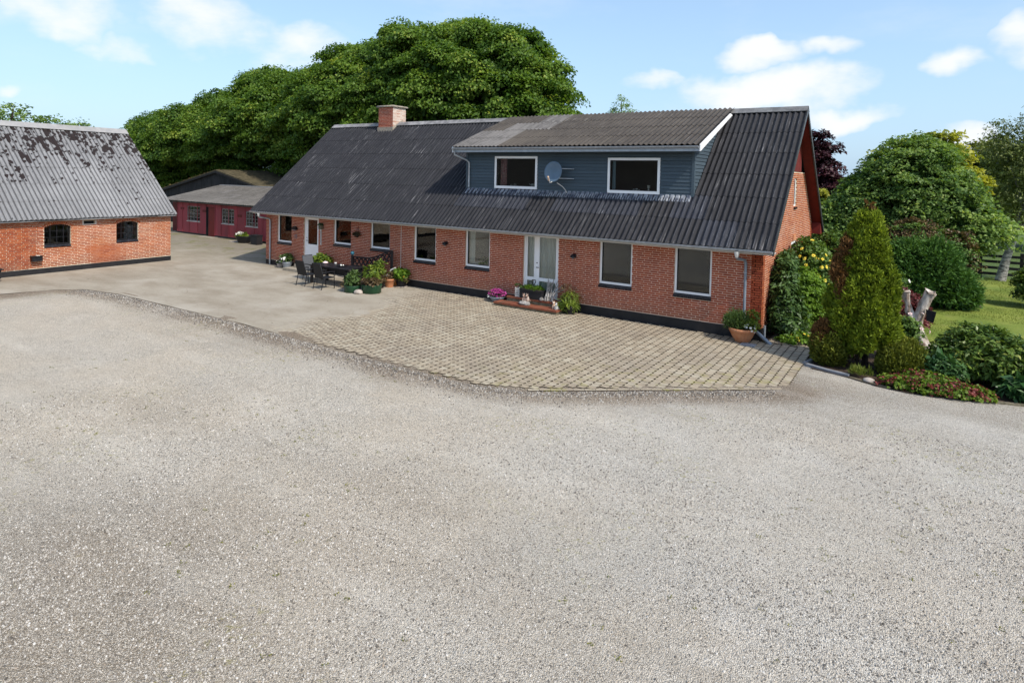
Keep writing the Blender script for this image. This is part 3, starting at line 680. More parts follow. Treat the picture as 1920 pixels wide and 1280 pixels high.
def gravel_z(x, y):
    P = np.stack([x, y], 1); d = seg_dist(P, EDGE); d2 = seg_dist(P, BEDGE)
    bm = np.exp(-((d-.22)/.22)**2)*(.6+.8*vnoise(x, y, .9, 4))
    z = gz(x)+.012*(vnoise(x, y, .5, 1)-.5)+.012*(vnoise(x, y, 1.7, 2)-.5)+.03*bm+.018*np.exp(-(d2/.3)**2)
    return z, d, d2
def grid_mesh(name, xs, ys, zf, mat, attrs=lambda x, y: {}):
    x, y = np.meshgrid(xs, ys) if np.ndim(ys) == 1 else (np.broadcast_to(xs, ys.shape), ys)
    x = x.ravel(); y = np.asarray(y).ravel(); z = zf(x, y); nx = len(xs); ny = len(x)//nx
    i = np.arange((nx-1)*(ny-1)); r = i//(nx-1); c = i % (nx-1); q = r*nx+c
    o = from_arrays(name, np.stack([x, y, z], 1), np.stack([q, q+1, q+nx+1, q+nx], 1), mat, smooth_=True)
    for k, v in attrs(x, y).items():
        a = o.data.attributes.new(k, 'FLOAT', 'POINT'); a.data.foreach_set('value', np.asarray(v, np.float32))
    return o
def gattr(x, y):
    z, d, d2 = gravel_z(x, y); n = vnoise(x, y, 1.1, 9); n2 = vnoise(x, y, .35, 12)
    berm = smst(d, .95, .35)*(.65+.6*n); berm = np.clip(berm, 0, 1)
    loose = np.clip(smst(d, 1.7, .6)*.8*n+smst(np.hypot(x-19.0, y+16.5), 4.2, 1.2)*.8+smst(d2, 2.4, .6)*.55*(x > 23)+.25*(n2 > .6)*n, 0, 1)
    dd = (x-CAM[0])*_f[0]+(y-CAM[1])*_f[1]; near = smst(dd, 13, 6)*(.35+.65*vnoise(x, y, .55, 61))
    loose = np.clip(loose+near*.42, 0, 1)
    warm = np.clip(smst(x+.45*(y+12)+2.5*(vnoise(x, y, .3, 62)-.5), 24.5, 18.5), 0, 1)
    return {'berm': berm, 'loose': loose, 'warm': warm}
gx = np.concatenate([np.arange(-12, 8, .5), np.arange(8, 34, .22), np.arange(34, 60, 2)])
gy = np.concatenate([np.arange(-60, -20, 2), np.arange(-20, -.9, .2)])
GRAVEL = gravel_mat()
tag(grid_mesh('gravel_yard', gx, gy, lambda x, y: gravel_z(x, y)[0], GRAVEL, gattr), kind='structure')

# loose pebbles lying on the yard: far too many to count, densest where one can see single stones
def pebbles(n, sel, smin, smax, seed):
    g = np.random.default_rng(seed); P = sel(g, n)
    z, d, d2 = gravel_z(P[:, 0], P[:, 1]); ok = (P[:, 1] < np.interp(P[:, 0], EX, EY)-.03) | (P[:, 0] > 23.83)
    ok &= ~((P[:, 0] > 23.8) & (P[:, 1] > np.interp(P[:, 0], [p[0] for p in BEDGE[1:]], [p[1] for p in BEDGE[1:]])-.05))
    P = P[ok]; z = z[ok]; n = len(P)
    s = g.uniform(smin, smax, n)*(.75+.5*g.random(n)); a0 = g.random(n)*6.28; ang = a0[:, None]+np.arange(5)*2*math.pi/5+g.normal(0, .25, (n, 5))
    ra = s[:, None]*.5*g.uniform(.65, 1.15, (n, 5)); el = g.uniform(.7, 1.25, n)
    bx = P[:, :1]+np.cos(ang)*ra*el[:, None]; by = P[:, 1:2]+np.sin(ang)*ra
    tx = P[:, :1]+np.cos(ang[:, ::2])*ra[:, ::2]*.5; ty = P[:, 1:2]+np.sin(ang[:, ::2])*ra[:, ::2]*.5
    V = np.zeros((n, 8, 3)); V[:, :5, 0] = bx; V[:, :5, 1] = by; V[:, :5, 2] = z[:, None]-.003
    V[:, 5:, 0] = tx; V[:, 5:, 1] = ty; V[:, 5:, 2] = z[:, None]+(s*g.uniform(.28, .6, n))[:, None]*g.uniform(.8, 1.1, (n, 3))
    T = np.array([(0, 1, 5), (1, 6, 5), (1, 2, 6), (2, 3, 6), (3, 7, 6), (3, 4, 7), (4, 5, 7), (4, 0, 5), (5, 6, 7)])
    F = (np.arange(n)[:, None, None]*8+T[None]).reshape(-1, 3)
    return V.reshape(-1, 3), F, np.repeat(g.random(n), len(T))
def pebble_mat():
    m, nt, b, o = new_mat('pebble'); r = node(nt, 'ShaderNodeAttribute', attribute_name='rnd').outputs['Fac']; p = geo(nt)
    c = ramp(nt, r, [(0, (0.075, 0.067, 0.058)), (.3, (0.21, 0.19, 0.165)), (.55, (0.36, 0.335, 0.295)), (.85, (0.46, 0.435, 0.395)), (.95, (0.56, 0.54, 0.50)), (1, (0.30, 0.24, 0.18))])
    put(nt, b.inputs['Base Color'], c); b.inputs['Roughness'].default_value = .85
    return m
def near_pts(g, n):
    # even over the ground in front of the camera, thinning with distance
    out = []
    while sum(map(len, out)) < n:
        P = np.stack([g.uniform(12, 31, n*2), g.uniform(-17.5, -5, n*2)], 1)
        dd = (P-CAM[:2])@_f[:2]; lat = np.abs((P-CAM[:2])@_r[:2])
        keep = (dd > 4.6) & (lat < dd*.86+.3) & (g.random(len(P)) < np.clip(1.15-(dd-4.6)/8.5, .05, 1)) & (g.random(len(P)) < np.clip(vnoise(P[:, 0], P[:, 1], .6, 21)*1.5-.05, .18, 1))
        out.append(P[keep])
    return np.concatenate(out)[:n]
def edge_pts(g, n):
    t = g.uniform(0, 1, n); x = 1+t*22.6; y = np.interp(x, EX, EY)-np.abs(g.normal(.1, .33, n))-.03
    return np.stack([x, y], 1)
PEB = pebble_mat()
V1, F1, R1 = pebbles(58000, near_pts, .012, .028, 3); V2, F2, R2 = pebbles(9000, edge_pts, .02, .042, 4); R2 = R2*R2*.75
tag(from_arrays('loose_gravel', np.concatenate([V1, V2]), np.concatenate([F1, F2+len(V1)]), PEB, rnd=np.concatenate([R1, R2])), kind='stuff')

# ------------------------------------------------------------------ concrete yard and block paving
def rise(x, y): return smst(x+2.2*(vnoise(x, y, .45, 31)-.5)+1.2*(vnoise(x, y, 1.6, 32)-.5)+.25*(y+4), 9.8, 13.2)
cx_ = np.unique(np.concatenate([EX, np.arange(-.6, 8, .5), np.arange(8, 23.8, .2), [23.8]])); NY = 40
cy_lo = np.interp(cx_, EX, EY); cy_hi = np.where(cx_ < -.3, 14.0, np.where(cx_ > 22.6, 3.2, .05))
tt = np.linspace(0, 1, NY)[:, None]; cyy = cy_lo[None]*(1-tt)+cy_hi[None]*tt
def yard_z(x, y): return gz(x)+.030-.030*rise(x, y)+.004*(vnoise(x, y, .8, 5)-.5)*(x < 10)
YM = yard_mat()
yard = grid_mesh('concrete_yard', cx_, cyy, yard_z, YM, lambda x, y: {'joint': smst(rise(x, y), .15, .75)})
tag(yard, kind='structure')
m = MB(); m.add([(-.6, -30, gz(0)+.029), (-.6, 14, gz(0)+.029), (-40, 14, gz(-40)+.029), (-40, -30, gz(-40)+.029)], [(0, 1, 2, 3)])
tag(m.build('concrete_apron', YM), kind='structure')

paving = tag(link(bpy.data.objects.new('block_paving', None), None, (16, -4, 0)), kind='structure')
PW, PL, ZG = .195, .163, .036
def paver_poly(w, l, ga, gb):
    return [(-w/2+ga, -l/2+gb), (w/2-ga, -l/2+gb), (w/2-ga+ZG, 0), (w/2-ga, l/2-gb), (-w/2+ga, l/2-gb), (-w/2+ga+ZG, 0)]
PAVM = []
for k in range(6):
    j = lambda: random.uniform(-.002, .002)
    pl = [(a+j(), b_+j()) for a, b_ in paver_poly(PW, PL, .0105, .0040)]
    mm = MB().prism([(a, b_, -.05) for a, b_ in pl], (0, 0, .05))
    PAVM.append(mm.mesh('paver', M['paver']))
ps = []
for c in range(int((23.8-9.0)/PW)+1):
    x = 9.0+c*PW
    for r in range(50):
        y = -.12-r*PL-(c % 2)*PL*.5
        lo = float(np.interp(x, EX, EY))
        if y-PL/2 < lo+(.13 if x > 19.2 else .02): continue
        if x+PW > 23.85: continue
        ps.append((x, y))
for c in range(7):                                                  # the short strip round the corner to the garden path
    for r in range(1, 19):
        x = 22.62+c*PW*.98; y = -.1+r*PL
        if x < 23.7 and not (x < 22.55): ps.append((x, y))
pt = []
for x, y in ps:
    z = gz(x)+.026+.014*float(rise(np.array([x]), np.array([y]))[0])+random.uniform(-.0025, .0025)
    pt.append((x, y, z))
pt.sort(key=lambda q: np.linalg.norm(np.array(q)-CAM))
for q in pt[:280]:
    o = place(random.choice(PAVM), 'paver', paving, q, *np.array(Matrix.Rotation(random.gauss(0, .018), 3, 'Z') @ Matrix.Rotation(random.gauss(0, .014), 3, 'X') @ Matrix.Rotation(random.gauss(0, .014), 3, 'Y')).T)
Vs = []; Fq = []; Rr = []
n6 = 6
base = np.array(paver_poly(PW, PL, .0105, .0040))
mm = MB()
for q in pt[280:]:
    jx = random.gauss(0, .0015)
    tx_, ty_ = random.gauss(0, .014), random.gauss(0, .014); top = [(q[0]+a+jx, q[1]+b_, q[2]+a*tx_+b_*ty_) for a, b_ in base]; bot = [(a, b_, z-.05) for a, b_, z in top]; r = random.random()
    mm.add(bot+top, [(6, 7, 8, 11), (8, 9, 10, 11)]+[(i, (i+1) % 6, 6+(i+1) % 6, 6+i) for i in range(6)], r)
tag(mm.build('paver_field', M['paver'], paving), kind='stuff')
d = np.array([23.8-19.35, -3.95+7.46, 0]); ln = np.linalg.norm(d); d /= ln; nn = np.array([-d[1], d[0], 0])
eb = MB().fbox((0, 0, 0), X, Y, Z, .003, .235, 0, .10, -.06, 0).mesh('border_paver', M['paver'])
for k in range(int(ln/.24)):
    p = np.array([19.35, -7.46, 0])+d*k*.24; p[2] = gz(p[0])+.036+random.uniform(-.003, .003)
    place(eb, 'border_paver', paving, p, d, nn, Z)

# lawn, beds, path
def sheet(name, poly, dz, mat, kind='structure'):
    m = MB(); m.add([(x, y, gz(x)+dz) for x, y in poly], [tuple(range(len(poly)))]); return tag(m.build(name, mat), kind=kind)
sheet('lawn', [(24.3, 3.0), (26.2, 1.4), (28.2, .5), (34, .2), (60, .2), (60, 20.6), (22.9, 20.6), (22.9, 6)], .022, lawn_mat())
sheet('flower_bed', [(23.95, -1.95), (24.6, -2.12), (25.4, -2.48), (25.95, -2.6), (26.7, -2.43), (27.4, -2.18), (28, -1.98), (33, -.58), (33, 1.1), (28.4, 1.3), (26.6, 1.9), (25.3, 3.4), (24.4, 2.2), (23.9, .2)], .04, M['soil'])
sheet('back_bed', [(22.4, .06), (22.95, .06), (23.3, 2.4), (23.9, 3.2), (24.9, 6.0), (25.2, 9.5), (28.0, 10.6), (28, 14), (22.4, 14)], .036, M['soil'])
sheet('woodland_floor', [(-60, 9.5), (-.4, 9.5), (-.4, 12), (14, 12), (14, 40), (-60, 40)], .046, M['soil'])
sheet('garden_path', [(22.9, 3.1), (23.75, 3.1), (24.4, 3.2), (24.2, 6.5), (23.4, 6.5)], .038, M['slab'])
# ------------------------------------------------------------------ the farmhouse
L, D = 22.371, 8.7627
HE, OE, HR = 2.6515, .5427, 6.98
SL = math.atan2(HR-HE, D/2+OE); cs, sn = math.cos(SL), math.sin(SL)
X0, X1 = -.368, 22.74
house = thing('farmhouse', (11, 4, 0), 'long red brick farmhouse with dark corrugated roof and a slate blue dormer', 'house')
FRONT = [(.85, 1.88, 1.22, 2.55), (2.73, 3.73, .42, 2.55), (4.72, 5.80, 1.42, 2.55), (6.97, 8.07, 1.41, 2.55), (9.37, 10.49, 1.14, 2.55), (11.91, 13.03, 1.14, 2.55), (14.46, 15.86, .36, 2.60), (17.37, 18.50, 1.10, 2.55), (19.85, 20.97, 1.09, 2.55)]
SILL = .10
opens = [(a, b, c-(SILL if i not in (1, 6) else 0), d) for i, (a, b, c, d) in enumerate(FRONT)]
PT = .36                                                            # plinth top
m = MB().box(-.005, -.012, -.3, 14.46, D, PT-.02); m.box(14.46, .12, -.3, 15.86, D, PT-.02); m.box(15.86, -.012, -.3, L+.005, D, PT-.02)
m.build('plinth', M['plinth'], house)
vent = MB()
w = wall_mb((0, 0, 0), X, -Y, L, PT-.02, 2.95, opens, .3).build('wall', M['mortar'], house)
lay_bricks(w, (0, 0, 0), X, -Y, L, PT, 2.95, opens, M['brick'], 300)
# right gable: brick below, red boards above
GO = [(4.35, 5.35, PT, 2.48), (4.56, 5.02, 3.67, 4.65)]
roofline = lambda y: HE+(HR-HE)/(D/2+OE)*(min(y, D-y)+OE)-.16
zt = 4.86
def gspan(z):
    if z < roofline(0): return (0, D)
    a = (z+.16-HE)*(D/2+OE)/(HR-HE)-OE+.02
    return (a, D-a)
m = MB()
for a, b, c, d_ in [(0, 4.35, PT-.02, 2.6), (5.35, D, PT-.02, 2.6), (4.35, 5.35, 2.48, 2.6)]: m.box(L-.3, a, c, L, b, d_)
a26 = gspan(2.9)[0]
for ya, yb in ((0.0, 4.56), (5.02, D)):
    ys = [ya] + [y for y in (gspan(zt)[0], D-gspan(zt)[0]) if ya < y < yb] + [yb]
    poly = [(L, ya, 2.6)]+[(L, yb, 2.6)]+[(L, y, min(roofline(y), zt)) for y in ys[::-1]]
    m.prism(poly, (-.3, 0, 0))
m.box(L-.3, 4.56, 2.6, L, 5.02, 3.67); m.box(L-.3, 4.56, 4.65, L, 5.02, zt)
gw = m.build('wall', M['barn_mortar'], house)
lay_bricks(gw, (L, 0, 0), Y, X, D, PT, zt, GO, M['barn_brick'], 0, gspan)
m = MB()
for k in range(26):                                                 # boards in the gable top
    ya = gspan(zt)[0]+k*.14; yb = ya+.135
    if yb > D-gspan(zt)[0]: break
    m = MB().prism([(L-.02, ya, zt+.005), (L-.02, yb, zt+.005), (L-.02, yb, max(zt+.03, roofline(yb))), (L-.02, ya, max(zt+.03, roofline(ya)))], (.035, 0, 0))
    m.build('gable_board', M['redboard'], gw)
m = MB().box(0, D-.3, PT-.02, L, D, 2.95); m.prism([(0, 0.02, PT-.02), (0, D-.02, PT-.02), (0, D-.02, 2.8), (0, D/2, HR-.2), (0, 0.02, 2.8)], (.3, 0, 0))
m.build('rear_wall', M['brick'], house)
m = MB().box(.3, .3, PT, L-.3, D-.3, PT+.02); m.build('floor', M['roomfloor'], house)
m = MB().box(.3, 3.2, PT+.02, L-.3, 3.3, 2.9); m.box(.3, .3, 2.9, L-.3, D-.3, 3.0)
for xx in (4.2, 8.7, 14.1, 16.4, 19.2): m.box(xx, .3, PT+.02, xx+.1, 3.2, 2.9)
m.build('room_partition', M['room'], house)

def window(parent, O, U, N, a, b, z0, z1, fw=.065, rec=.055, sill=True, frame='white', mull=(), rails=(), glass='glass', depth=.07):
    """frame (the part) > pane, sill; O at z=0"""
    O, U, N = map(np.asarray, (O, U, N)); g = .004
    f = MB(); q = lambda u0, u1, v0, v1, n0=-rec-depth, n1=-rec: f.fbox(O, U, Z, N, u0, u1, v0, v1, n0, n1)
    q(a+g, a+fw, z0+g, z1-g); q(b-fw, b-g, z0+g, z1-g); q(a+fw, b-fw, z0+g, z0+fw*1.15); q(a+fw, b-fw, z1-fw, z1-g)
    for u, t in mull: q(u-t/2, u+t/2, z0+fw*1.15, z1-fw)
    for v, t in rails: q(a+fw, b-fw, v-t/2, v+t/2, -rec-depth+.003, -rec-.003)
    fr = f.build('window', M[frame], parent)
    ib = MB(); i = .022
    for (u0, u1, v0, v1) in ((a+fw, a+fw+i, z0+fw*1.15, z1-fw), (b-fw-i, b-fw, z0+fw*1.15, z1-fw), (a+fw+i, b-fw-i, z0+fw*1.15, z0+fw*1.15+i), (a+fw+i, b-fw-i, z1-fw-i, z1-fw)):
        ib.fbox(O, U, Z, N, u0, u1, v0, v1, -rec-.05, -rec-.018)
    if not mull: ib.build('sash_edge', M['black'], fr)
    p = MB().fbox(O, U, Z, N, a+fw*.8, b-fw*.8, z0+fw, z1-fw*.8, -rec-.045, -rec-.040)
    p.build('pane', M[glass], fr)
    if sill:
        n = max(2, int(round((b-a)/.115))); t = (b-a+.02)/n
        bm = MB()
        P = lambda u, v, n_: O+U*u+Z*v+N*n_
        u0, u1 = .004, t-.006
        for k in range(n):
            s = MB(); x = a-.01+k*t; dz = random.uniform(-.002, .002)
            s.hexa([P(x+u0, z0-SILL, -.10), P(x+u1, z0-SILL, -.10), P(x+u1, z0-SILL-.012, .035), P(x+u0, z0-SILL-.012, .035), P(x+u0, z0+dz, -.10), P(x+u1, z0+dz, -.10), P(x+u1, z0-.045+dz, .035), P(x+u0, z0-.045+dz, .035)], random.random())
            s.build('sill_brick', M['sill'], fr)
    return fr
def curtain(parent, O, U, N, a, b, z0, z1, mat, n0=-.22, amp=.02, wave=.11, name='curtain'):
    O, U, N = map(np.asarray, (O, U, N)); k = max(8, int((b-a)/wave*8)); us = np.linspace(a, b, k)
    vs = []; 
    for v in (z0, z1):
        vs += [O+U*u+Z*v+N*(n0+amp*math.sin(u*2*math.pi/wave)+amp*.5*math.sin(u*2*math.pi/(wave*2.7)+1)) for u in us]
    return MB().add(vs, [(i, i+1, k+i+1, k+i) for i in range(k-1)], 0, True).build(name, M[mat], parent)
FO = (0, 0, 0); wins = []
for i, (a, b, c, d_) in enumerate(FRONT):
    if i in (1, 6): continue
    fr = window(house, FO, X, -Y, a, b, c, d_-.01); wins.append(fr)
    if i == 5: curtain(fr, FO, X, -Y, a+.05, a+.32, c, d_, 'curtain'); fr_ = MB().lathe((a+.42, .2, c+.03), [(.07, 0), (.10, .02), (.10, .13), (.09, .14)], 14).build('window_pot', M['ceramic'], fr)
    if i in (2, 3): curtain(fr, FO, X, -Y, a+.05, a+.26, c, d_, 'curtain')
    if i == 2:
        s = MB().ball((b-.4, .18, c+.12), .07, 8); s.ball((b-.52, .2, c+.10), .05, 8); s.build('window_ornament', M['ceramic'], fr)
        crown('window_plant', [(b-.35, .22, c+.5, .22, .1, .14)], 10, 10, .07, .07, M['laurel'], fr, 5)
    if i in (7, 8): MB().box(a+.03, .19, c+.05, b-.03, .20, d_).build('roller_blind', M['blind'], fr)
    if i == 5: crown('window_plant', [(b-.3, .2, c+.2, .25, .1, .16)], 14, 10, .06, .07, M['potleaf'], fr, 6)
# front door, left
a, b, c, d_ = FRONT[1]
f = MB(); f.box(a+.004, .06, c, a+.07, .14, d_-.01).box(b-.07, .06, c, b-.004, .14, d_-.01).box(a+.07, .06, d_-.08, b-.07, .14, d_-.01).box(a+.07, .06, c, b-.07, .14, c+.05)
df = f.build('door_frame', M['white'], house)
f = MB(); f.box(a+.075, .075, c+.055, a+.19, .125, d_-.085).box(b-.17, .075, c+.055, b-.075, .125, d_-.085).box(a+.19, .075, d_-.19, b-.17, .125, d_-.085).box(a+.19, .075, c+.055, b-.17, .125, c+.2).box(a+.19, .075, c+.70, b-.17, .125, c+.84)
f.box(a+.19, .09, c+.2, b-.17, .115, c+.70)
dr = f.build('door', M['white'], house); tag(dr, 'white door with a glazed upper half')
MB().box(a+.18, .095, c+.83, b-.16, .10, d_-.18).build('pane', M['glass'], dr)
MB().tube([(a+.13, .075, c+1.0), (a+.13, .02, c+1.0), (a+.24, .02, c+1.0)], .012, 6).ball((a+.13, .07, c+1.12), .02, 6).build('handle', M['black'], dr)
# glazed double door, right
a, b, c, d_ = FRONT[6]
f = MB(); f.box(a+.004, .06, c, a+.07, .14, d_-.01).box(b-.07, .06, c, b-.004, .14, d_-.01).box(a+.07, .06, d_-.09, b-.07, .14, d_-.01).box(a+.07, .06, c-.02, b-.07, .14, c+.04)
df = f.build('door_frame', M['white'], house)
sx = a+.07+.36
for (u0, u1, nm, st) in ((a+.075, sx, 'side_light', .05), (sx+.005, b-.075, 'french_door', .115)):
    f = MB(); q = lambda x0, x1, z0, z1: f.box(x0, .075, z0, x1, .125, z1)
    q(u0, u0+st+(.06 if nm == 'french_door' else 0), c+.045, d_-.095); q(u1-st*.55, u1, c+.045, d_-.095); l = u0+st+(.06 if nm == 'french_door' else 0); r_ = u1-st*.55
    q(l, r_, d_-.18, d_-.095); q(l, r_, c+.045, c+.13); q(l, r_, c+.55, c+.67)
    o = f.build(nm, M['white'], house)
    MB().box(l-.01, .098, c+.12, r_+.01, .103, c+.56).build('pane', M['glass'], o); MB().box(l-.01, .098, c+.66, r_+.01, .103, d_-.17).build('pane', M['glass'], o)
    if nm == 'french_door':
        MB().tube([(u0+.09, .075, c+1.02), (u0+.09, .02, c+1.02), (u0+.19, .02, c+1.02)], .012, 6).build('handle', M['black'], o)
        MB().lathe((u0+.09, .07, c+1.16), [(.001, 0), (.024, 0), (.024, .03)], 8).build('lock', M['black'], o)
        curtain(o, FO, X, -Y, u0, u1, c+.05, d_-.1, 'curtain', -.165, .018, .12)
    else: curtain(o, FO, X, -Y, u0, u1, c+.05, d_-.1, 'roomcurt' if 'roomcurt' in M else 'curtain', -.22, .02, .1)
# gable slit window and side door
fr = window(house, (L, 0, 0), Y, X, 4.56, 5.02, 3.67, 4.65, .06, .03, sill=False)
fr = window(house, (L, 0, 0), Y, X, 4.35, 5.35, PT, 2.47, .09, .03, sill=False, rails=((1.2, .12),))
MB().box(L+.0, 4.6, 2.52, L+.03, 5.1, 2.72).build('lintel_patch', M['terra'], house)
MB().box(L-.02, 4.54, 3.60, L+.05, 5.04, 3.66).build('slit_sill', M['black'], house)

# roof
roof = MB().prism([(X0+.05, -OE+.05, HE-.07), (X0+.05, D/2, HR-.10), (X0+.05, D+OE-.05, HE-.07), (X0+.05, D+OE-.05, HE-.10), (X0+.05, D/2, HR-.14), (X0+.05, -OE+.05, HE-.10)], (X1-X0-.1, 0, 0))
# an opening in the deck under the dormer is left by building the deck in three runs
def deck(xa, xb, ya):
    za = HE+math.tan(SL)*(ya+OE)-.07
    return [(xa, ya, za), (xa, D/2, HR-.10), (xa, D/2, HR-.14), (xa, ya, za-.04)], (xb-xa, 0, 0)
roof = MB()
for xa, xb, y0_, y1_ in ((X0+.05, 11.2, -OE+.04, D/2), (20.05, X1-.05, -OE+.04, D/2), (11.2, 20.05, -OE+.04, .96)):
    z_ = lambda y: HE+math.tan(SL)*(y+OE)-.06
    roof.prism([(xa, y0_, z_(y0_)), (xa, y1_, z_(y1_)), (xa, y1_, z_(y1_)-.04), (xa, y0_, z_(y0_)-.04)], (xb-xa, 0, 0))
zb = lambda y: HE+math.tan(SL)*(D+OE-y)-.02
roof.prism([(X0, D/2, zb(D/2)), (X0, D+OE, zb(D+OE)), (X0, D+OE, zb(D+OE)-.05), (X0, D/2, zb(D/2)-.05)], (X1-X0, 0, 0))
roof = roof.build('roof', M['roof'], house)
U, V = X, np.array([0, cs, sn])
NC = 22; PITH = (X1-X0)/NC/6
RUN = math.hypot(D/2+OE, HR-HE)
rows = [(r*1.052, 1.052) for r in range(5)]+[(5*1.052, RUN-5*1.052-.06)]
def skip(c, r):
    xa = X0+c*6*PITH
    if r >= 2 and 11.2 <= xa < 19.0: return True
    if r >= 2 and 19.0 <= xa < 20.05:
        k = int(math.ceil((20.05-xa)/PITH)); return (k*PITH, 6-k)
    return False
def pick(c, r):
    if r == 0 and c == 20: return M['roof_blue']
    if r in (0, 1) and 11 <= c <= 19 and (c*7+r*3) % 4 != 1 and r == 1: return M['roof_blue']
    return M['roof']
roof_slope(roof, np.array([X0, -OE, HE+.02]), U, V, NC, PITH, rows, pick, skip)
n = 21; t = (X1-X0)/n
for k in range(n):
    x = X0+k*t; zz = HR+.055
    if 2.95 < x+t/2 < 4.55 and False: continue
    prof = [(-.24, -.165), (-.03, .012), (.03, .012), (.24, -.165), (.22, -.185), (.025, -.012), (-.025, -.012), (-.22, -.185)]
    mm = MB().prism([(x+.004, D/2+a_, zz+b_+random.uniform(-.003, .003)) for a_, b_ in prof], (t+.01, 0, 0))
    mm.build('ridge_cap', M['ridge_dark'] if x > 10 else M['ridge'], roof)
# verges: the dark trim board with its under-board on both gables
for xg, s_ in ((X1, 1), (X0, -1)):
    for ya, yb in ((-OE, D/2), (D+OE, D/2)):
        m = MB(); A = np.array([xg-.03*s_, ya, HE+.0]); B = np.array([xg-.03*s_, yb, HR+.0])
        m.prism([A+Z*.02, B+Z*.02, B-Z*.16, A-Z*.16], (.045*s_, 0, 0)); m.build('verge_board', M['galv'], house)
m = MB()
m.prism([(L+.002, D, HE-.13+.42), (L+.002, D+OE, HE-.10), (L+.002, D+OE, HE-.15), (L+.002, D, HE-.15)], (X1-L-.05, 0, 0))
zz = lambda y: HE+math.tan(SL)*(D+OE-y)-.1
m.prism([(L+.005, D/2, zz(D/2)), (L+.005, D+OE, zz(D+OE)), (L+.005, D+OE, zz(D+OE)-.03), (L+.005, D/2, zz(D/2)-.03)], (X1-L-.045, 0, 0))
m.build('soffit_board', M['redboard'], house)
# eaves: soffit, fascia, gutter
MB().box(X0+.03, -OE+.06, HE-.13, X1-.03, -.01, HE-.10).build('soffit', M['offwhite'], house)
MB().box(X0+.03, -OE+.03, HE-.15, X1-.03, -OE+.055, HE-.015).build('fascia', M['offwhite'], house)
def gutter(parent, xa, xb, y, z, R=.062, mat='steel', seg=9):
    m = MB(); ts = np.linspace(math.pi, 2*math.pi, seg); vs = []
    for x in (xa, xb):
        vs += [(x, y+R*math.cos(t_), z+R*math.sin(t_)) for t_ in ts]+[(x, y+(R-.006)*math.cos(t_), z+(R-.006)*math.sin(t_)) for t_ in ts[::-1]]
    k = len(ts)*2
    m.add(vs, [(i, (i+1) % k, k+(i+1) % k, k+i) for i in range(k)]+[tuple(range(k))[::-1], tuple(range(k, 2*k))], 0)
    m.prism([(xa, y+R*math.cos(t_), z+R*math.sin(t_)) for t_ in ts], (-.004, 0, 0)); m.prism([(xb, y+R*math.cos(t_), z+R*math.sin(t_)) for t_ in ts], (.004, 0, 0))
    m.tube([(xa, y-R, z+.004), (xb, y-R, z+.004)], .009, 6)
    return m.build('gutter', M[mat], parent)
gutter(house, X0-.04, X1-.01, -OE-.045, HE-.045)
def pipe(xa, spout):
    z0 = HE-.10
    m = MB().lathe((xa-.13, -OE-.045, z0-.17), [(.035, 0), (.05, .03), (.075, .14), (.075, .17)], 10).build('hopper', M['ceramic'], house)
    pts = [(xa-.13, -OE-.045, z0-.15), (xa-.12, -OE+.0, z0-.2), (xa-.02, -.12, z0-.27), (xa, -.07, z0-.36), (xa, -.065, z0-.5)]
    if spout: pts += [(xa, -.065, .62), (xa+.03, -.07, .54), (xa+.30, -.13, .36), (xa+.42, -.16, .27)]
    else: pts += [(xa, -.065, .03)]
    p = MB().tube(pts, .04, 10).build('downpipe', M['steel'] if not spout else M['steel_dark'], house)
    for z in (1.9, .75): MB().lathe((xa, -.065, z), [(.045, 0), (.05, .005), (.05, .03), (.045, .035)], 10).box(xa-.012, -.065, z+.005, xa+.012, .0, z+.03).build('pipe_clip', M['steel'], p)
    if spout: MB().tube([(xa+.38, -.15, .30), (xa+.78, -.25, .03)], .05, 10).build('spout', M['steel_dark'], p)
pipe(.38, False); pipe(21.93, True)
MB().tube([(22.45, .14, .45), (22.45, .14, .02)], .035, 8).build('drain_pipe', M['greypot'], house)
# conduit on the wall between the kitchen windows
MB().box(8.68, -.018, PT, 8.70, -.0065, 2.6).build('conduit', M['ceramic'], house)
for x in (11.0, 17.9): MB().box(x, -.02, .14, x+.13, -.0125, .2).build('plinth_vent', M['black'], house)

# chimney: worn red brick, lime washed on the side towards the garden
ch = MB().box(3.34, 3.93, 6.3, 4.30, 4.83, 7.78).build('chimney', M['mortar'], house)
lay_bricks(ch, (3.34, 3.93, 0), X, -Y, .96, 6.75, 7.75, [], M['brick'], 0)
M['limed'] = brick_mat('limewashed_brick', [(0, (0.44, 0.30, 0.24)), (.3, (0.52, 0.43, 0.37)), (.7, (0.58, 0.52, 0.46)), (1, (0.40, 0.20, 0.14))], .3)
lay_bricks(ch, (4.30, 3.93, 0), Y, X, .90, 6.75, 7.75, [], M['limed'], 0)
MB().lathe((3.82, 4.38, 7.75), [(.60, 0), (.78, .0), (.79, .05), (.74, .09), (.3, .12), (.25, .10)], 4, 0).xform(lambda p: np.array([3.82, 4.38, 0])+np.array([(p[0]-3.82)*.72*1.0-(p[1]-4.38)*.72, (p[0]-3.82)*.68+(p[1]-4.38)*.68, p[2]])).build('chimney_cap', M['copper'], ch)
MB().prism([(3.30, 3.89, 6.42), (4.34, 3.89, 6.42), (4.34, 3.89, 6.78), (3.30, 3.89, 6.78)], (0, .05, 0)).prism([(4.335, 3.9, 6.5), (4.335, 4.6, 7.05), (4.335, 4.6, 7.18), (4.335, 3.9, 6.78)], (-.04, 0, 0)).build('flashing', M['copper'], ch)

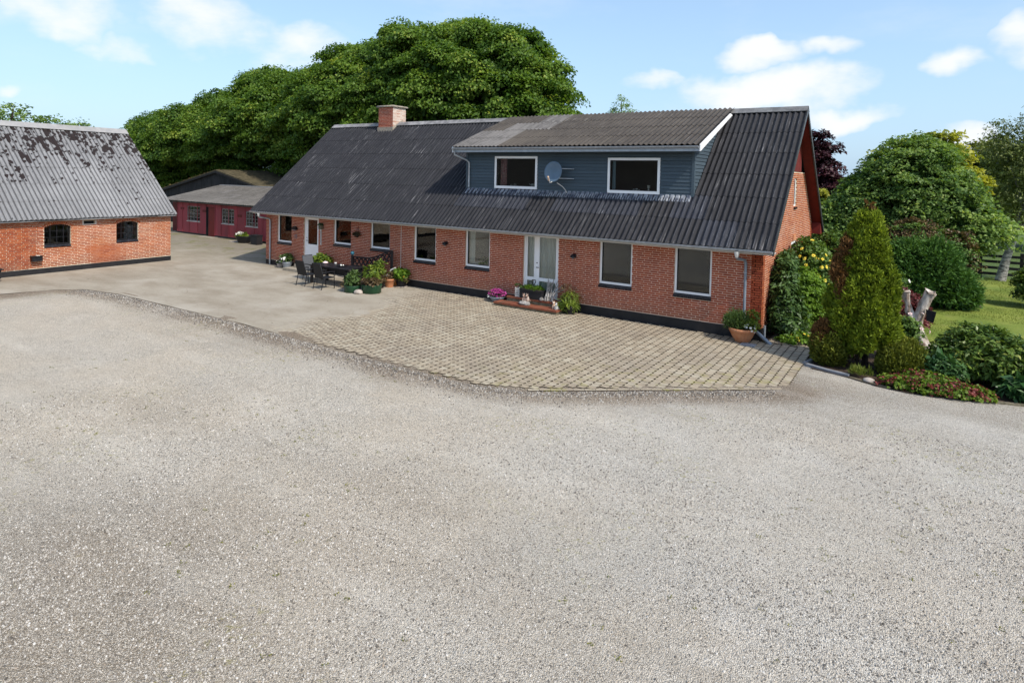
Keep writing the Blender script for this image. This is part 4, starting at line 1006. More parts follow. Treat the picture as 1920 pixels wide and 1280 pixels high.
# dormer
DX0, DX1, DY, DZ0 = 11.2, 20.05, .96, 3.97
ds = math.atan2(HR+.06-5.56, D/2-.42); dc, dn_ = math.cos(ds), math.sin(ds)
dz = lambda y: 5.56+math.tan(ds)*(y-.42)                            # dormer roof surface
mz = lambda y: HE+math.tan(SL)*(y+OE)                               # main roof surface
D1, D2 = (12.54, 14.37, 4.06, 5.22), (17.17, 18.96, 4.03, 5.17)
body = wall_mb((0, DY+.02, 0), X, -Y, DX1, DZ0-.1, 5.5, [(-.1, DX0, 0, 9), D1, D2], .14)
yt = 3.55
for xx in (DX0, DX1-.14):
    body.prism([(xx, DY+.16, mz(DY+.16)-.2), (xx, DY+.16, dz(DY+.16)-.12), (xx, yt, dz(yt)-.12), (xx, yt, mz(yt)-.2)], (.14, 0, 0))
body.box(DX0+.14, DY+.2, 3.02, DX1-.14, D-1.5, 3.1)
dorm = body.build('dormer', M['plinth'], house)
MB().box(DX0+.14, 3.4, 3.1, DX1-.14, 3.5, 5.6).box(15.2, DY+.2, 3.1, 15.3, 3.4, 5.4).build('dormer_partition', M['room'], dorm)
ph = .113; k = 0; z = DZ0+.0
while z < 5.36:
    z1 = min(z+ph, 5.44); segs = [(DX0+.05, DX1-.05)]
    for (a, b, c, d_) in (D1, D2):
        if z1 > c+.01 and z < d_-.01:
            segs = [s_ for (p, q) in segs for s_ in (((p, a-.005), (b+.005, q)) if p < a < q else ((p, q),))]
    for (p, q) in segs:
        m = MB(); m.hexa([(p, DY+.018, z), (q, DY+.018, z), (q, DY-.028, z), (p, DY-.028, z), (p, DY+.018, z1-.006), (q, DY+.018, z1-.006), (q, DY-.008, z1-.006), (p, DY-.008, z1-.006)][::1], random.random())
        m.build('plank', M['plank'], dorm)
    for sx_, xx in ((1, DX1), (-1, DX0)):                           # cheek boards, cut to the roof slope
        ya, yb = DY+.03, 0
        inv = lambda zz_: (zz_-HE)/math.tan(SL)-OE
        e0, e1 = inv(z)+.05, inv(z1)+.05
        up = lambda zz_: DY+.03 if zz_ < dz(DY)-.13 else (zz_+.13-5.56)/math.tan(ds)+.42
        s0, s1 = up(z), up(z1)
        if e0 > s0+.05:
            o0, o1 = .028*sx_, .008*sx_
            MB().hexa([(xx, s0, z), (xx, e0, z), (xx+o0, e0, z), (xx+o0, s0, z), (xx, s1, z1-.006), (xx, e1, z1-.006), (xx+o1, e1, z1-.006), (xx+o1, s1, z1-.006)], random.random()).build('plank', M['plank'], dorm)
    z += ph
for zz_ in np.arange(5.44, 6.3, ph):
    inv = lambda q: (q-HE)/math.tan(SL)-OE; up = lambda q: (q+.13-5.56)/math.tan(ds)+.42
    for sx_, xx in ((1, DX1), (-1, DX0)):
        if inv(zz_) > up(zz_)+.1: MB().hexa([(xx, up(zz_), zz_), (xx, inv(zz_)+.05, zz_), (xx+.028*sx_, inv(zz_)+.05, zz_), (xx+.028*sx_, up(zz_), zz_), (xx, up(zz_+ph), zz_+ph), (xx, inv(zz_+ph)+.05, zz_+ph), (xx+.008*sx_, inv(zz_+ph)+.05, zz_+ph), (xx+.008*sx_, up(zz_+ph), zz_+ph)]).build('plank', M['plank'], dorm)
for xx in (DX0-.035, DX1-.052): MB().box(xx, DY-.036, DZ0, xx+.087, DY+.05, 5.44).build('corner_board', M['plank'], dorm)
for i, (a, b, c, d_) in enumerate((D1, D2)):
    fr = window(house, (0, DY, 0), X, -Y, a-.02, b+.02, c-.02, d_+.02, .085, -.045, sill=False, depth=.10)
    o = (0, DY, 0)
    if i == 0:
        curtain(fr, o, X, -Y, a+.12, a+.40, c, d_, 'curtain_red', -.16, .02, .09)
        MB().ball((b-.28, DY+.16, c+.13), .07, 8, .8).tube([(b-.35, DY+.16, c+.13), (b-.42, DY+.16, c+.17)], .012, 5).build('teapot', M['ceramic'], fr)
        MB().ball((a+.62, DY+.16, c+.10), .05, 6).ball((a+.78, DY+.16, c+.12), .06, 6).build('window_ornament', M['stone'], fr)
    else:
        curtain(fr, o, X, -Y, a+.08, a+.20, c, d_, 'curtain_blue', -.14, .012, .06)
        MB().lathe((b-.42, DY+.15, c+.07), [(.03, 0), (.03, .06), (.015, .09), (.05, .1), (.05, .2)], 8).build('candle_holder', M['ceramic'], fr)
        MB().ball((a+.85, DY+.16, c+.10), .04, 6).ball((a+.95, DY+.16, c+.12), .045, 6).ball((a+1.04, DY+.16, c+.09), .035, 6).build('window_ornament', M['ceramic'], fr)
U2, V2 = X, np.array([0, dc, dn_]); DR0 = 10.93; DN = 9; DP = (20.38-DR0)/DN/6; DL = (D/2-.42)/dc
rows = [(r*DL/4, DL/4) for r in range(4)]
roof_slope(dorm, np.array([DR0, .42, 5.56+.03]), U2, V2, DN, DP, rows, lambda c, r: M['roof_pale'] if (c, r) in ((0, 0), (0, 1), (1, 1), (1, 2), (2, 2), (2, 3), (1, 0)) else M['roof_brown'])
MB().prism([(DR0+.04, .46, dz(.46)-.06), (DR0+.04, D/2-.05, dz(D/2-.05)-.06), (DR0+.04, D/2-.05, dz(D/2-.05)-.11), (DR0+.04, .46, dz(.46)-.11)], (20.34-DR0-.08, 0, 0)).build('dormer_deck', M['blackwood'], dorm)
MB().prism([(20.385, .38, dz(.38)+.03), (20.385, 3.7, dz(3.7)+.03), (20.385, 3.95, dz(3.95)-.10), (20.385, .38, dz(.38)-.18)], (.03, 0, 0)).build('barge_board', M['white'], dorm)
MB().prism([(DR0-.035, .38, dz(.38)+.03), (DR0-.035, 3.7, dz(3.7)+.03), (DR0-.035, 3.95, dz(3.95)-.10), (DR0-.035, .38, dz(.38)-.18)], (.03, 0, 0)).build('barge_board', M['white'], dorm)
MB().box(DR0+.02, .44, dz(.42)-.19, 20.36, .465, dz(.42)-.04).build('fascia', M['steel'], dorm)
MB().box(DR0+.02, .47, dz(.42)-.18, 20.36, DY-.03, dz(.42)-.15).build('soffit', M['plank'], dorm)
gg = gutter(dorm, DR0-.02, 20.36, .37, dz(.42)-.04, .055)
MB().tube([(11.0, .37, 5.42), (11.0, .40, 5.28), (11.28, .82, 5.08), (11.33, .90, 4.98), (11.33, .90, 4.05)], .038, 10).build('downpipe', M['steel'], dorm)
m = MB()
for k in range(50):                                                 # lead apron dressed over the ribs below the dormer windows
    x = DX0+.05+k*.1757
    if x > DX1: break
    m.hexa([(x, DY-.22, mz(DY-.22)+.03), (x+.15, DY-.22, mz(DY-.22)+.03), (x+.15, DY-.01, mz(DY-.01)+.02), (x, DY-.01, mz(DY-.01)+.02), (x+.02, DY-.22, mz(DY-.22)+.052), (x+.12, DY-.22, mz(DY-.22)+.052), (x+.12, DY-.01, mz(DY-.01)+.07), (x+.02, DY-.01, mz(DY-.01)+.07)], random.random())
M['apron'] = mk('lead_apron', (0.045, 0.055, 0.085), (0.30, 0.32, 0.35), 5, .5, .004, 30)
m.build('apron_flashing', M['apron'], dorm)

# ------------------------------------------------------------------ barn on the left, at right angles to the house
ba = 1.6157; bd = np.array([math.cos(ba), math.sin(ba), 0]); bn = np.array([-math.sin(ba), math.cos(ba), 0]); b0 = np.array([-4.0767, -2.3547, 0])
bu = -bd; BLn = 14.0; BHE, BOV, BHR, BD = 2.3509, .2477, 6.395, 8.4387; BZ = gz(-4)
Bp = lambda s, n, z: b0+bu*s+bn*n+Z*z
barn = thing('barn', b0+bu*5+bn*3, 'orange brick barn with pale grey corrugated roof spotted with dark moss', 'barn')
P2 = .36
MB().fbox(b0, bu, bn, Z, -.01, BLn, -.015, BD, -.2, P2-.02).build('plinth', M['plinth'], barn)
bo = [(4.29, 5.27, 1.17, 2.10), (1.52, 2.47, 1.16, 2.09), (3.35, 3.80, 2.06, 2.2)]
bw = wall_mb(b0, bu, -bn, BLn, P2-.02, 2.46, bo, .3)
bw.fbox(b0, bu, bn, Z, 0, .3, .3, BD-.3, P2-.02, 2.4).fbox(b0, bu, bn, Z, 0, BLn, BD-.3, BD, P2-.02, 2.4).fbox(b0, bu, bn, Z, BLn-.3, BLn, .3, BD-.3, P2-.02, 2.4)
for s in (0, BLn-.3): bw.prism([Bp(s, .05, 2.4), Bp(s, BD-.05, 2.4), Bp(s, BD/2, BHR-.2)], bu*.3)
bw = bw.build('wall', M['barn_mortar'], barn)
lay_bricks(bw, b0, bu, -bn, 8.0, P2, 2.43, bo, M['barn_brick'], 300)
for (a, b, c, d_), crown_ in ((bo[0], 2.11), (bo[1], 2.11)):
    zs = 1.99; cxm = (a+b)/2; h = b-a; sag = crown_-zs; R = (h*h/4+sag*sag)/(2*sag); zc = crown_-R
    half = math.asin(h/2/R)*1.1; n = 15
    m = MB()
    for k in range(n):
        t = -half+(k+.5)*2*half/n; e = np.array([math.sin(t), math.cos(t)]); tt_ = np.array([math.cos(t), -math.sin(t)]); wdt = R*2*half/n*.78/2
        pts = []
        for rr, sgn in ((R, -1), (R, 1), (R+.112, 1), (R+.112, -1)):
            u_ = cxm+e[0]*rr+tt_[0]*wdt*sgn; v_ = zc+e[1]*rr+tt_[1]*wdt*sgn; pts.append(Bp(u_, -.013, v_))
        m.prism(pts, bn*.05, random.random())
    m.build('arch_brickwork', M['barn_brick'], bw)['kind'] = 'stuff'
    m = MB()
    ts = np.linspace(-half, half, 13)
    m.prism([Bp(cxm+math.sin(t)*(R+.0), -.004, zc+math.cos(t)*(R+.0)) for t in ts]+[Bp(cxm+math.sin(t)*(R+.122), -.004, zc+math.cos(t)*(R+.122)) for t in ts[::-1]], bn*.06)
    m.build('arch_mortar', M['barn_mortar'], bw)
    z0 = c+SILL
    f = MB(); q = lambda u0, u1, v0, v1: f.fbox(b0, bu, bn, Z, u0, u1, .07, .11, v0, v1)
    q(a, a+.04, z0, 2.1); q(b-.04, b, z0, 2.1); q(a+.04, b-.04, z0, z0+.04); q(a+.04, b-.04, 2.06, 2.1)
    for k in (1, 2, 3): q(a+k*h/4-.011, a+k*h/4+.011, z0+.04, 2.06)
    for k in (1, 2): q(a+.04, b-.04, z0+.04+k*.26-.01, z0+.04+k*.26+.01)
    fr = f.build('window', M['black'], barn)
    for k in range(4):
        for j in range(3):
            MB().fbox(b0, bu, bn, Z, a+k*h/4+.008, a+(k+1)*h/4-.008, .09, .094, z0+.03+j*.26, min(2.08, z0+.03+(j+1)*.26+.01)).build('pane', M['glass'], fr)
    n = 8; t = h/n
    for k in range(n):
        x = a+k*t
        P = lambda u, v, n_: Bp(u, -n_, v)
        MB().hexa([P(x+.004, z0-SILL, -.1), P(x+t-.006, z0-SILL, -.1), P(x+t-.006, z0-SILL-.01, .03), P(x+.004, z0-SILL-.01, .03), P(x+.004, z0, -.1), P(x+t-.006, z0, -.1), P(x+t-.006, z0-.045, .03), P(x+.004, z0-.045, .03)], random.random()).build('sill_brick', M['sill'], fr)
MB().fbox(b0, bu, bn, Z, 3.30, 3.85, -.014, -.004, 2.02, 2.055).fbox(b0, bu, bn, Z, 3.30, 3.348, -.014, -.004, 2.055, 2.22).fbox(b0, bu, bn, Z, 3.802, 3.85, -.014, -.004, 2.055, 2.22).build('vent_surround', M['offwhite'], barn)
MB().fbox(b0, bu, bn, Z, 3.35, 3.80, .10, .14, 2.06, 2.2).build('vent', M['black'], barn)
bs = math.atan2(BHR-BHE, BD/2+BOV); bc, bsn = math.cos(bs), math.sin(bs)
broof = MB().prism([Bp(-.08, -BOV, BHE-.05), Bp(-.08, BD/2, BHR-.06), Bp(-.08, BD+BOV, BHE-.05), Bp(-.08, BD+BOV, BHE-.09), Bp(-.08, BD/2, BHR-.10), Bp(-.08, -BOV, BHE-.09)], bu*BLn).build('roof', M['roof_barn'], barn)
Ub, Vb = bd, bn*bc+Z*bsn; RB = math.hypot(BD/2+BOV, BHR-BHE)
rows = [(r*1.05, 1.05) for r in range(5)]+[(5.25, RB-5.25-.05)]
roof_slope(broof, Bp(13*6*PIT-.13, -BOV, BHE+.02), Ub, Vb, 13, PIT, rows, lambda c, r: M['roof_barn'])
for k in range(9):
    s = -.13+k*1.5; mm = MB()
    prof = [(-.30, -.225), (-.04, .02), (.04, .02), (.30, -.225), (.28, -.24), (.03, -.01), (-.03, -.01), (-.28, -.24)]
    mm.prism([Bp(s+.004, BD/2+a_, BHR+.06+b_) for a_, b_ in prof], bu*1.505).build('ridge_cap', M['ridge_barn'], broof)
m = MB()
for ya, yb in ((-BOV, BD/2), (BD+BOV, BD/2)):
    m.prism([Bp(-.13, ya, BHE+.0), Bp(-.13, yb, BHR+.0), Bp(-.13, yb, BHR-.12), Bp(-.13, ya, BHE-.1)], bu*.03)
m.build('verge_board', M['ridge_dark'], barn)
t_ = thing('letter_box', Bp(5.57, -.1, .65), 'small black box fixed low on the barn wall below the near window', 'wall box')
MB().fbox(b0, bu, bn, Z, 5.40, 5.76, -.20, -.012, .66, .85).build('box_body', M['black'], t_)
MB().fbox(b0, bu, bn, Z, 5.38, 5.78, -.23, -.012, .853, .875).build('box_lid', M['black'], t_); MB().fbox(b0, bu, bn, Z, 5.5, 5.62, -.22, -.12, .878, .89).build('white_mark', M['ceramic'], t_)

# ------------------------------------------------------------------ red shed and the black barn behind it
shed = thing('red_shed', (-12, 6, .1), 'low shed of faded red panels with a red door and small paned windows', 'shed')
SY, SZ0, SZ1 = 4.9, .28, 2.25
so_ = [(-15.55, -14.02, 1.06, 2.06), (-11.53, -10.2, 1.1, 2.05), (-8.97, -7.75, 1.08, 2.0), (-13.3, -12.28, .16, 2.08)]
xl, xr = -16.75, -3.2
body = wall_mb((xl, SY+.03, 0), X, -Y, xr-xl, SZ0-.05, 2.35, [(a-xl, b-xl, c, d_) for a, b, c, d_ in so_], .12)
body.box(xl, SY+.15, .0, xl+.12, 9.0, 2.5).box(xr-.12, SY+.15, 0, xr, 9.0, 2.5).box(xl, 8.9, 0, xr, 9.0, 3.1)
sw = body.build('wall', M['shedred'], shed)
xs = [xl]
wd = [.75, .82, 1.45, .95, 1.02, .95, .95, 1.2, .9, 1.0, .95, .9, 1.0, .9]; bx = [xl, -15.97, -15.2, -14.42, -13.32]
cuts = [xl, -16.1, -15.3, -14.3, -13.31]; cuts2 = [-12.27, -11.6, -10.75, -9.9, -9.05, -8.1, -7.25, -6.3, -5.3, -4.3, xr]
for seq in (cuts, cuts2):
    for a, b in zip(seq, seq[1:]):
        m = MB(); zcur = [(SZ0, 2.30)]
        # split the panel round any window it meets
        cur = [(a+.008, b-.008, SZ0, 2.30)]
        for (wa, wb, wc, wdd) in so_[:3]:
            nxt = []
            for (p, q, c, d_) in cur:
                if q <= wa or p >= wb: nxt.append((p, q, c, d_)); continue
                if p < wa: nxt.append((p, wa, c, d_))
                if q > wb: nxt.append((wb, q, c, d_))
                pp, qq = max(p, wa), min(q, wb); nxt += [(pp, qq, c, wc), (pp, qq, wdd, d_)]
            cur = nxt
        r = random.random()
        for (p, q, c, d_) in cur: m.box(p, SY-.005+.0, c, q, SY+.026, d_, r)
        m.build('wall_panel', M['shedred'], shed)
        MB().box(a-.02, SY-.03, SZ0, a+.02, SY-.007, 2.30).build('batten', M['shedred'], shed)
MB().box(xl-.01, SY-.012, -.05, -13.31, SY+.2, SZ0-.01).box(-12.27, SY-.012, -.05, xr, SY+.2, SZ0-.01).build('plinth', M['plinth'], shed)
for (a, b, c, d_) in so_[:3]:
    f = MB(); q = lambda u0, u1, v0, v1: f.box(u0, SY+.02, v0, u1, SY+.07, v1)
    q(a, a+.05, c, d_); q(b-.05, b, c, d_); q(a+.05, b-.05, c, c+.05); q(a+.05, b-.05, d_-.05, d_)
    for k in (1, 2, 3): q(a+k*(b-a)/4-.012, a+k*(b-a)/4+.012, c+.05, d_-.05)
    for k in (1, 2, 3): f.box(a+.05, SY+.025, c+k*(d_-c)/4-.012, b-.05, SY+.065, c+k*(d_-c)/4+.012)
    fr = f.build('window', M['drift'], shed)
    MB().box(a-.03, SY-.03, c-.05, b+.03, SY+.02, c-.003).build('window_sill', M['offwhite'], fr)
    for k in range(4):
        for j in range(4):
            MB().box(a+k*(b-a)/4+.01, SY+.042, c+j*(d_-c)/4+.01, a+(k+1)*(b-a)/4-.01, SY+.046, c+(j+1)*(d_-c)/4-.01).build('pane', M['glass'], fr)
a, b, c, d_ = so_[3]
dr = MB()
dr.box(a+.22, SY+.03, c+.01, b-.01, SY+.07, d_-.02).build('door', M['sheddoor'], shed)
MB().box(a, SY+.06, c+.0, a+.22, SY+.09, d_).box(a+.0, SY-.01, c, a+.05, SY+.06, d_).build('door_jamb', M['blackwood'], shed)
MB().tube([(a+.32, SY+.03, 1.1), (a+.32, SY-.02, 1.1), (a+.42, SY-.02, 1.1)], .012, 6).build('handle', M['black'], shed)
for x, z in ((-16.35, 1.78), (-13.72, 1.72), (-9.8, 1.6), (-7.3, 1.58)): MB().box(x, SY-.02, z, x+.42, SY-.006, z+.15).build('vent', M['redboard'], shed)
MB().box(-18.4, 5.45, 0, xl-.01, 5.6, 2.3).build('side_wall', M['redboard'], shed)
ss = math.atan2(3.37-2.38, 9.0-4.55); Us, Vs_ = X, np.array([0, math.cos(ss), math.sin(ss)])
sr = MB().prism([(-18.2, 4.6, 2.33), (-18.2, 9.0, 3.31), (-18.2, 9.0, 3.27), (-18.2, 4.6, 2.29)], (15, 0, 0)).build('roof', M['roof_shed'], shed)
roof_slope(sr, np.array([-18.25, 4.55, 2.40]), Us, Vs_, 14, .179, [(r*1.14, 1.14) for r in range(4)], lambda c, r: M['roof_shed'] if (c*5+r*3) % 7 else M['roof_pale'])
MB().box(-18.2, 8.85, 3.36, -3.2, 9.05, 3.43).build('ridge_cap', M['ridge_barn'], sr)
bb = thing('black_barn', (-19, 11, .1), 'black boarded barn with a mossy roof standing behind the red shed', 'barn')
RX, RZ = -19.0, 4.42
sl_ = (RZ-2.93)/(RX+26.15)
zr = lambda x: RZ-abs(x-RX)*sl_
x = -28.0; k = 0
while x < -9.5:
    if x >= -27.0:
        MB().box(x, 9.12, .1, x+.188, 9.15+.012*(k % 2), min(zr(x), zr(x+.19))-.05, random.random()).build('board', M['blackwood'], bb)
    x += .19; k += 1
m = MB().prism([(-28.4, 9.0, zr(-28.4)), (RX, 9.0, RZ+.0), (RX, 9.0, RZ+.12), (-28.4, 9.0, zr(-28.4)+.12)], (0, 13, 0)); m.prism([(RX, 9.0, RZ), (-9.4, 9.0, zr(-9.4)), (-9.4, 9.0, zr(-9.4)+.12), (RX, 9.0, RZ+.12)], (0, 13, 0))
m.build('roof', M['roof_moss'], bb)
m = MB()
for xa, xb in ((-28.4, RX), (RX, -9.4)): m.prism([(xa, 8.95, zr(xa)-.12), (xb, 8.95, zr(xb)-.12), (xb, 8.95, zr(xb)+.03), (xa, 8.95, zr(xa)+.03)], (0, .045, 0))
m.build('barge_board', M['blackwood'], bb)
MB().box(-27.0, 9.2, 0, -9.5, 9.3, 2.4).build('inner_wall', M['blackwood'], bb)
g_ = np.random.default_rng(5); n = 2600; xs_ = g_.uniform(-28.3, RX, n); ys_ = g_.uniform(9.0, 12.5, n)*1.0; zs_ = np.array([zr(q) for q in xs_])+.13
A = unit(g_.normal(size=(n, 3))*np.array([1, 1, .2])); Nn = unit(np.array([0, 0, 1])+g_.normal(size=(n, 3))*.3)
v, f = leaf_mesh(np.stack([xs_, ys_, zs_], 1), A, Nn, g_.uniform(.06, .2, n), g_.uniform(.05, .14, n))
tag(from_arrays('fallen_leaves', v, f, M['bronze'], bb, rnd=g_.random(n)), kind='stuff')
# ------------------------------------------------------------------ trees
def tree(name, label, cat, base, top, r0, blobs, ncl, per, cr, leaf, mat, limbs=(), group=None, seed=0, bark='bark', r1=None, **kw):
    t = thing(name, base, label, cat, group)
    trunk(t, base, top, r0, r1 if r1 else r0*.25, limbs, M[bark])
    crown('crown', blobs, ncl, per, cr, leaf, M[mat], t, seed, **kw)
    return t
gp = 'sycamore trees in a row behind the house'
def syc(label, x, y, ztop, rx, ncl, seed, zb=3.6, extra=(), lm=()):
    h = (ztop-zb)/2; zc = zb+h
    bl = [(x, y, zc+.1*h, rx, rx*.85, h*.92), (x-rx*.45, y-1.2, zc-.25*h, rx*.62, rx*.6, h*.62), (x+rx*.45, y-1.0, zc-.2*h, rx*.62, rx*.6, h*.66), (x+rx*.1, y-2.2, zc-.05*h, rx*.6, rx*.5, h*.6)]+list(extra)
    g = np.random.default_rng(seed+200); boughs = []
    for bx, by, bz, ra, rb_, rc in list(bl):
        for k in range(int(6+ra*4.2)):
            d = unit(g.normal(size=3)+np.array([.1, -.75, .35])); q = np.array([bx, by, bz])+d*np.array([ra, rb_, rc])*g.uniform(.78, .92)
            if q[2] < zb-.6: continue
            rr = g.uniform(.75, 1.5)*min(1, .55+ra/8); boughs.append((*q, rr*1.15, rr*1.1, rr*g.uniform(.55, .8)))
    bl = [(q[0], q[1], q[2], q[3]*.93, q[4]*.93, q[5]*.93) for q in bl]+boughs
    b = (x, y, gz(x))
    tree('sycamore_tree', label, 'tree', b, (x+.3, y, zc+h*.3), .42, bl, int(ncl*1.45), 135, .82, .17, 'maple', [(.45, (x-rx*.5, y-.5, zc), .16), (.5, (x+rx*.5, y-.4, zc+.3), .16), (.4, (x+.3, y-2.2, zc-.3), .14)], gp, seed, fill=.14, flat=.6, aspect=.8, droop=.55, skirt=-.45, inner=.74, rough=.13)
syc('tallest sycamore of the row, rounded crown rising behind the chimney and dormer', -1.8, 16.5, 15.3, 7.4, 780, 1, 4.2, [(4.9, 15.5, 9.2, 2.9, 3.4, 3.7), (2.4, 16, 11.2, 3.4, 4, 3.0), (6.0, 15.5, 7.2, 2.0, 3.0, 2.6)])
syc('sycamore standing second from the tallest, leaning over the roof left of the chimney', -10.5, 16.0, 14.0, 6.2, 620, 2, 3.8)
syc('sycamore in the middle of the row above the red shed roof', -19.5, 16.0, 13.1, 6.0, 560, 3, 3.6)
syc('sycamore above the black barn, lower than its neighbours near the house', -28.5, 16.5, 11.8, 5.8, 500, 4, 3.4)
syc('smallest sycamore at the far end of the row, showing beside the grey barn ridge', -37.5, 17.5, 10.4, 6.0, 560, 5, 3.2, [(-43.5, 17.5, 6.6, 4.2, 4, 2.8), (-33.5, 13.5, 6.4, 3.2, 2.5, 2.6), (-37, 14, 4.0, 5.5, 2.5, 2.4), (-45, 16, 3.6, 5, 2.5, 2.6)])
# low branches that close the gap between the trunks, and the hedge behind them
t = thing('elder_thicket', (-18, 20, 0), 'dark thicket filling the gap beneath the sycamores behind the sheds', 'thicket')
crown('foliage', [(-38, 22, 2.5, 8, 2, 3), (-27, 22, 2.5, 8, 2, 3.2), (-16, 22, 2.6, 8, 2, 3.4), (-5, 22, 2.6, 8, 2, 3.4), (6, 22, 2.6, 7, 2, 3.2)], 500, 60, 1.0, .34, M['laurel'], t, 17, fill=.3)
trunk(t, (-18, 20, gz(-18)), (-18, 20.5, 4), .12, .04)
tree('young_ash_tree', 'slim feathery tree top peeping over the dormer ridge', 'tree', (4.8, 30, 0), (4.8, 30, 10.9), .14, [(4.8, 30, 9.8, .7, .7, 1.5), (4.2, 30, 9.4, .5, .5, .9), (5.6, 30, 9.3, .6, .6, 1.0)], 110, 16, .4, .17, 'dogwood', [(.75, (4.2, 30, 10.2), .03), (.8, (5.5, 30, 10.1), .03)], seed=6, fill=0, aspect=.4)
tree('hedge_tree', 'sparse twiggy tree top showing above the grey barn ridge', 'tree', (-21, -4.0, .1), (-21, -3, 8), .2, [(-21, -5.5, 6.9, 1.2, 2.2, 1.3), (-21, -3.2, 7.0, 1, 1.6, 1.15), (-21.4, -1.0, 6.6, 1, 1.5, 1.1), (-21.6, .7, 6.2, .7, .9, 1.3)], 150, 34, .5, .17, 'dogwood', [(.6, (-21, -5.5, 7.4), .06), (.6, (-21.4, -1, 7.2), .06), (.5, (-21.6, .8, 7.0), .05)], seed=7, fill=.03, flat=.7)
tree('copper_plum_tree', 'dark purple leaved tree behind the gable end', 'tree', (21.4, 16.5, 0), (21.4, 16.5, 5.6), .16, [(21.5, 16.5, 5.2, .95, .9, 1.9), (22.2, 16.4, 3.9, 1.0, .9, 1.3), (21.5, 16.6, 3.4, 1.2, 1, 1.5)], 150, 70, .42, .15, 'purple', [(.6, (22.1, 16.4, 4.6), .05)], seed=8, fill=.2)
tree('golden_elm_bush', 'yellow green bush squeezed between the gable and the purple tree', 'bush', (21.9, 14.5, 0), (21.9, 14.5, 2.4), .06, [(21.95, 14.2, 3.0, .45, .5, 1.3)], 50, 36, .3, .15, 'yellowgreen', seed=9)
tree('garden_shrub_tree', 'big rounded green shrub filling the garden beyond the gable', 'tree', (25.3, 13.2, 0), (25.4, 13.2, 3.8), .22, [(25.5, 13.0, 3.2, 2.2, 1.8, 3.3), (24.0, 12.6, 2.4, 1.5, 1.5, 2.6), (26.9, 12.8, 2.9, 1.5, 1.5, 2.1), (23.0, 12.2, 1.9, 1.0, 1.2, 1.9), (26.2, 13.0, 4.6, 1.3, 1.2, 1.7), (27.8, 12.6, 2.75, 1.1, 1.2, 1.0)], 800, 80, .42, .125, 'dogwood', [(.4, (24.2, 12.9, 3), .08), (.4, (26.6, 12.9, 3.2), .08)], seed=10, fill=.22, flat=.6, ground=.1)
tree('golden_maple_tree', 'yellow green tree top showing behind the big rounded shrub', 'tree', (26.3, 17.5, 0), (26.3, 17.5, 5), .16, [(26.5, 17.3, 5.3, 1.4, 1.3, 1.75), (24.9, 17.3, 5.0, 1.3, 1.2, 1.5), (27.6, 17.3, 4.4, .8, .8, 1.2)], 150, 60, .45, .17, 'yellowgreen', seed=11)
bl = [(30.4, 20.4, 5.6, 1.4, 1.4, 2.8), (29.4, 20.2, 5.2, 1.0, 1.1, 1.9), (31.8, 20.5, 6.2, 2.0, 1.6, 3.4), (29.2, 20.2, 6.4, .8, .8, 1.4), (29.6, 20.0, 3.6, 1.1, 1.0, 1.6), (31.0, 20.0, 3.8, 1.4, 1.2, 1.9)]
tree('birch_tree', 'leaning birch with a pale trunk and drooping twigs beside the black fence', 'tree', (29.25, 19.75, gz(29)), (30.9, 20.4, 7.5), .17, bl, 420, 42, .48, .11, 'birch', [(.45, (29.5, 20.2, 5.4), .06), (.3, (31.9, 20.3, 4.8), .07), (.6, (31.5, 20.6, 7.4), .05)], seed=12, bark='birchbark', fill=.12, aspect=.55, droop=1.0, flat=1.0, rough=.2)
for i, (x, y, h, r, lb) in enumerate([(30.5, 44, 8, 4.2, 'dark far tree beyond the meadow just behind the birch'), (36.5, 42, 9, 4.5, 'far tree beyond the meadow at the right edge')]):
    tree('field_tree', lb, 'tree', (x, y, gz(x)), (x, y, h*.6), .22, [(x, y, h*.55, r, r*.8, h*.48), (x+r*.5, y, h*.4, r*.6, r*.5, h*.36), (x-r*.5, y, h*.4, r*.6, r*.5, h*.36)], 210, 48, .8, .32, 'laurel' if i else 'birch', group='trees beyond the meadow', seed=20+i, fill=.3)

# black paddock fence
fence = thing('paddock_fence', (30, 20.7, gz(30)), 'black wooden paddock fence with horizontal boards at the end of the lawn', 'fence')
for k in range(7):
    x = 26.0+k*1.62+.9
    MB().box(x-.07, 20.72, -.1, x+.07, 20.86, 1.28).build('post', M['blackwood'], fence)
for z in (.22, .52, .82, 1.1):
    for k in range(3):
        MB().box(25.6+k*3.6, 20.68, z-.075, 25.6+k*3.6+3.59, 20.715, z+.055, random.random()).build('rail', M['blackwood'], fence)

# ------------------------------------------------------------------ garden shrubs
def shrub(name, label, cat, base, blobs, ncl, per, cr, leaf, mat, seed=0, group=None, stem=.03, **kw):
    t = thing(name, base, label, cat, group)
    c = np.array(blobs[0][:3]); trunk(t, base, c, stem, stem*.5, [(.5, np.array(b[:3]), stem*.5) for b in blobs[1:4]])
    kw.setdefault('ground', base[2]+.02)
    crown('foliage', blobs, ncl, per, cr, leaf, M[mat], t, seed, **kw)
    return t
G0 = 0.035
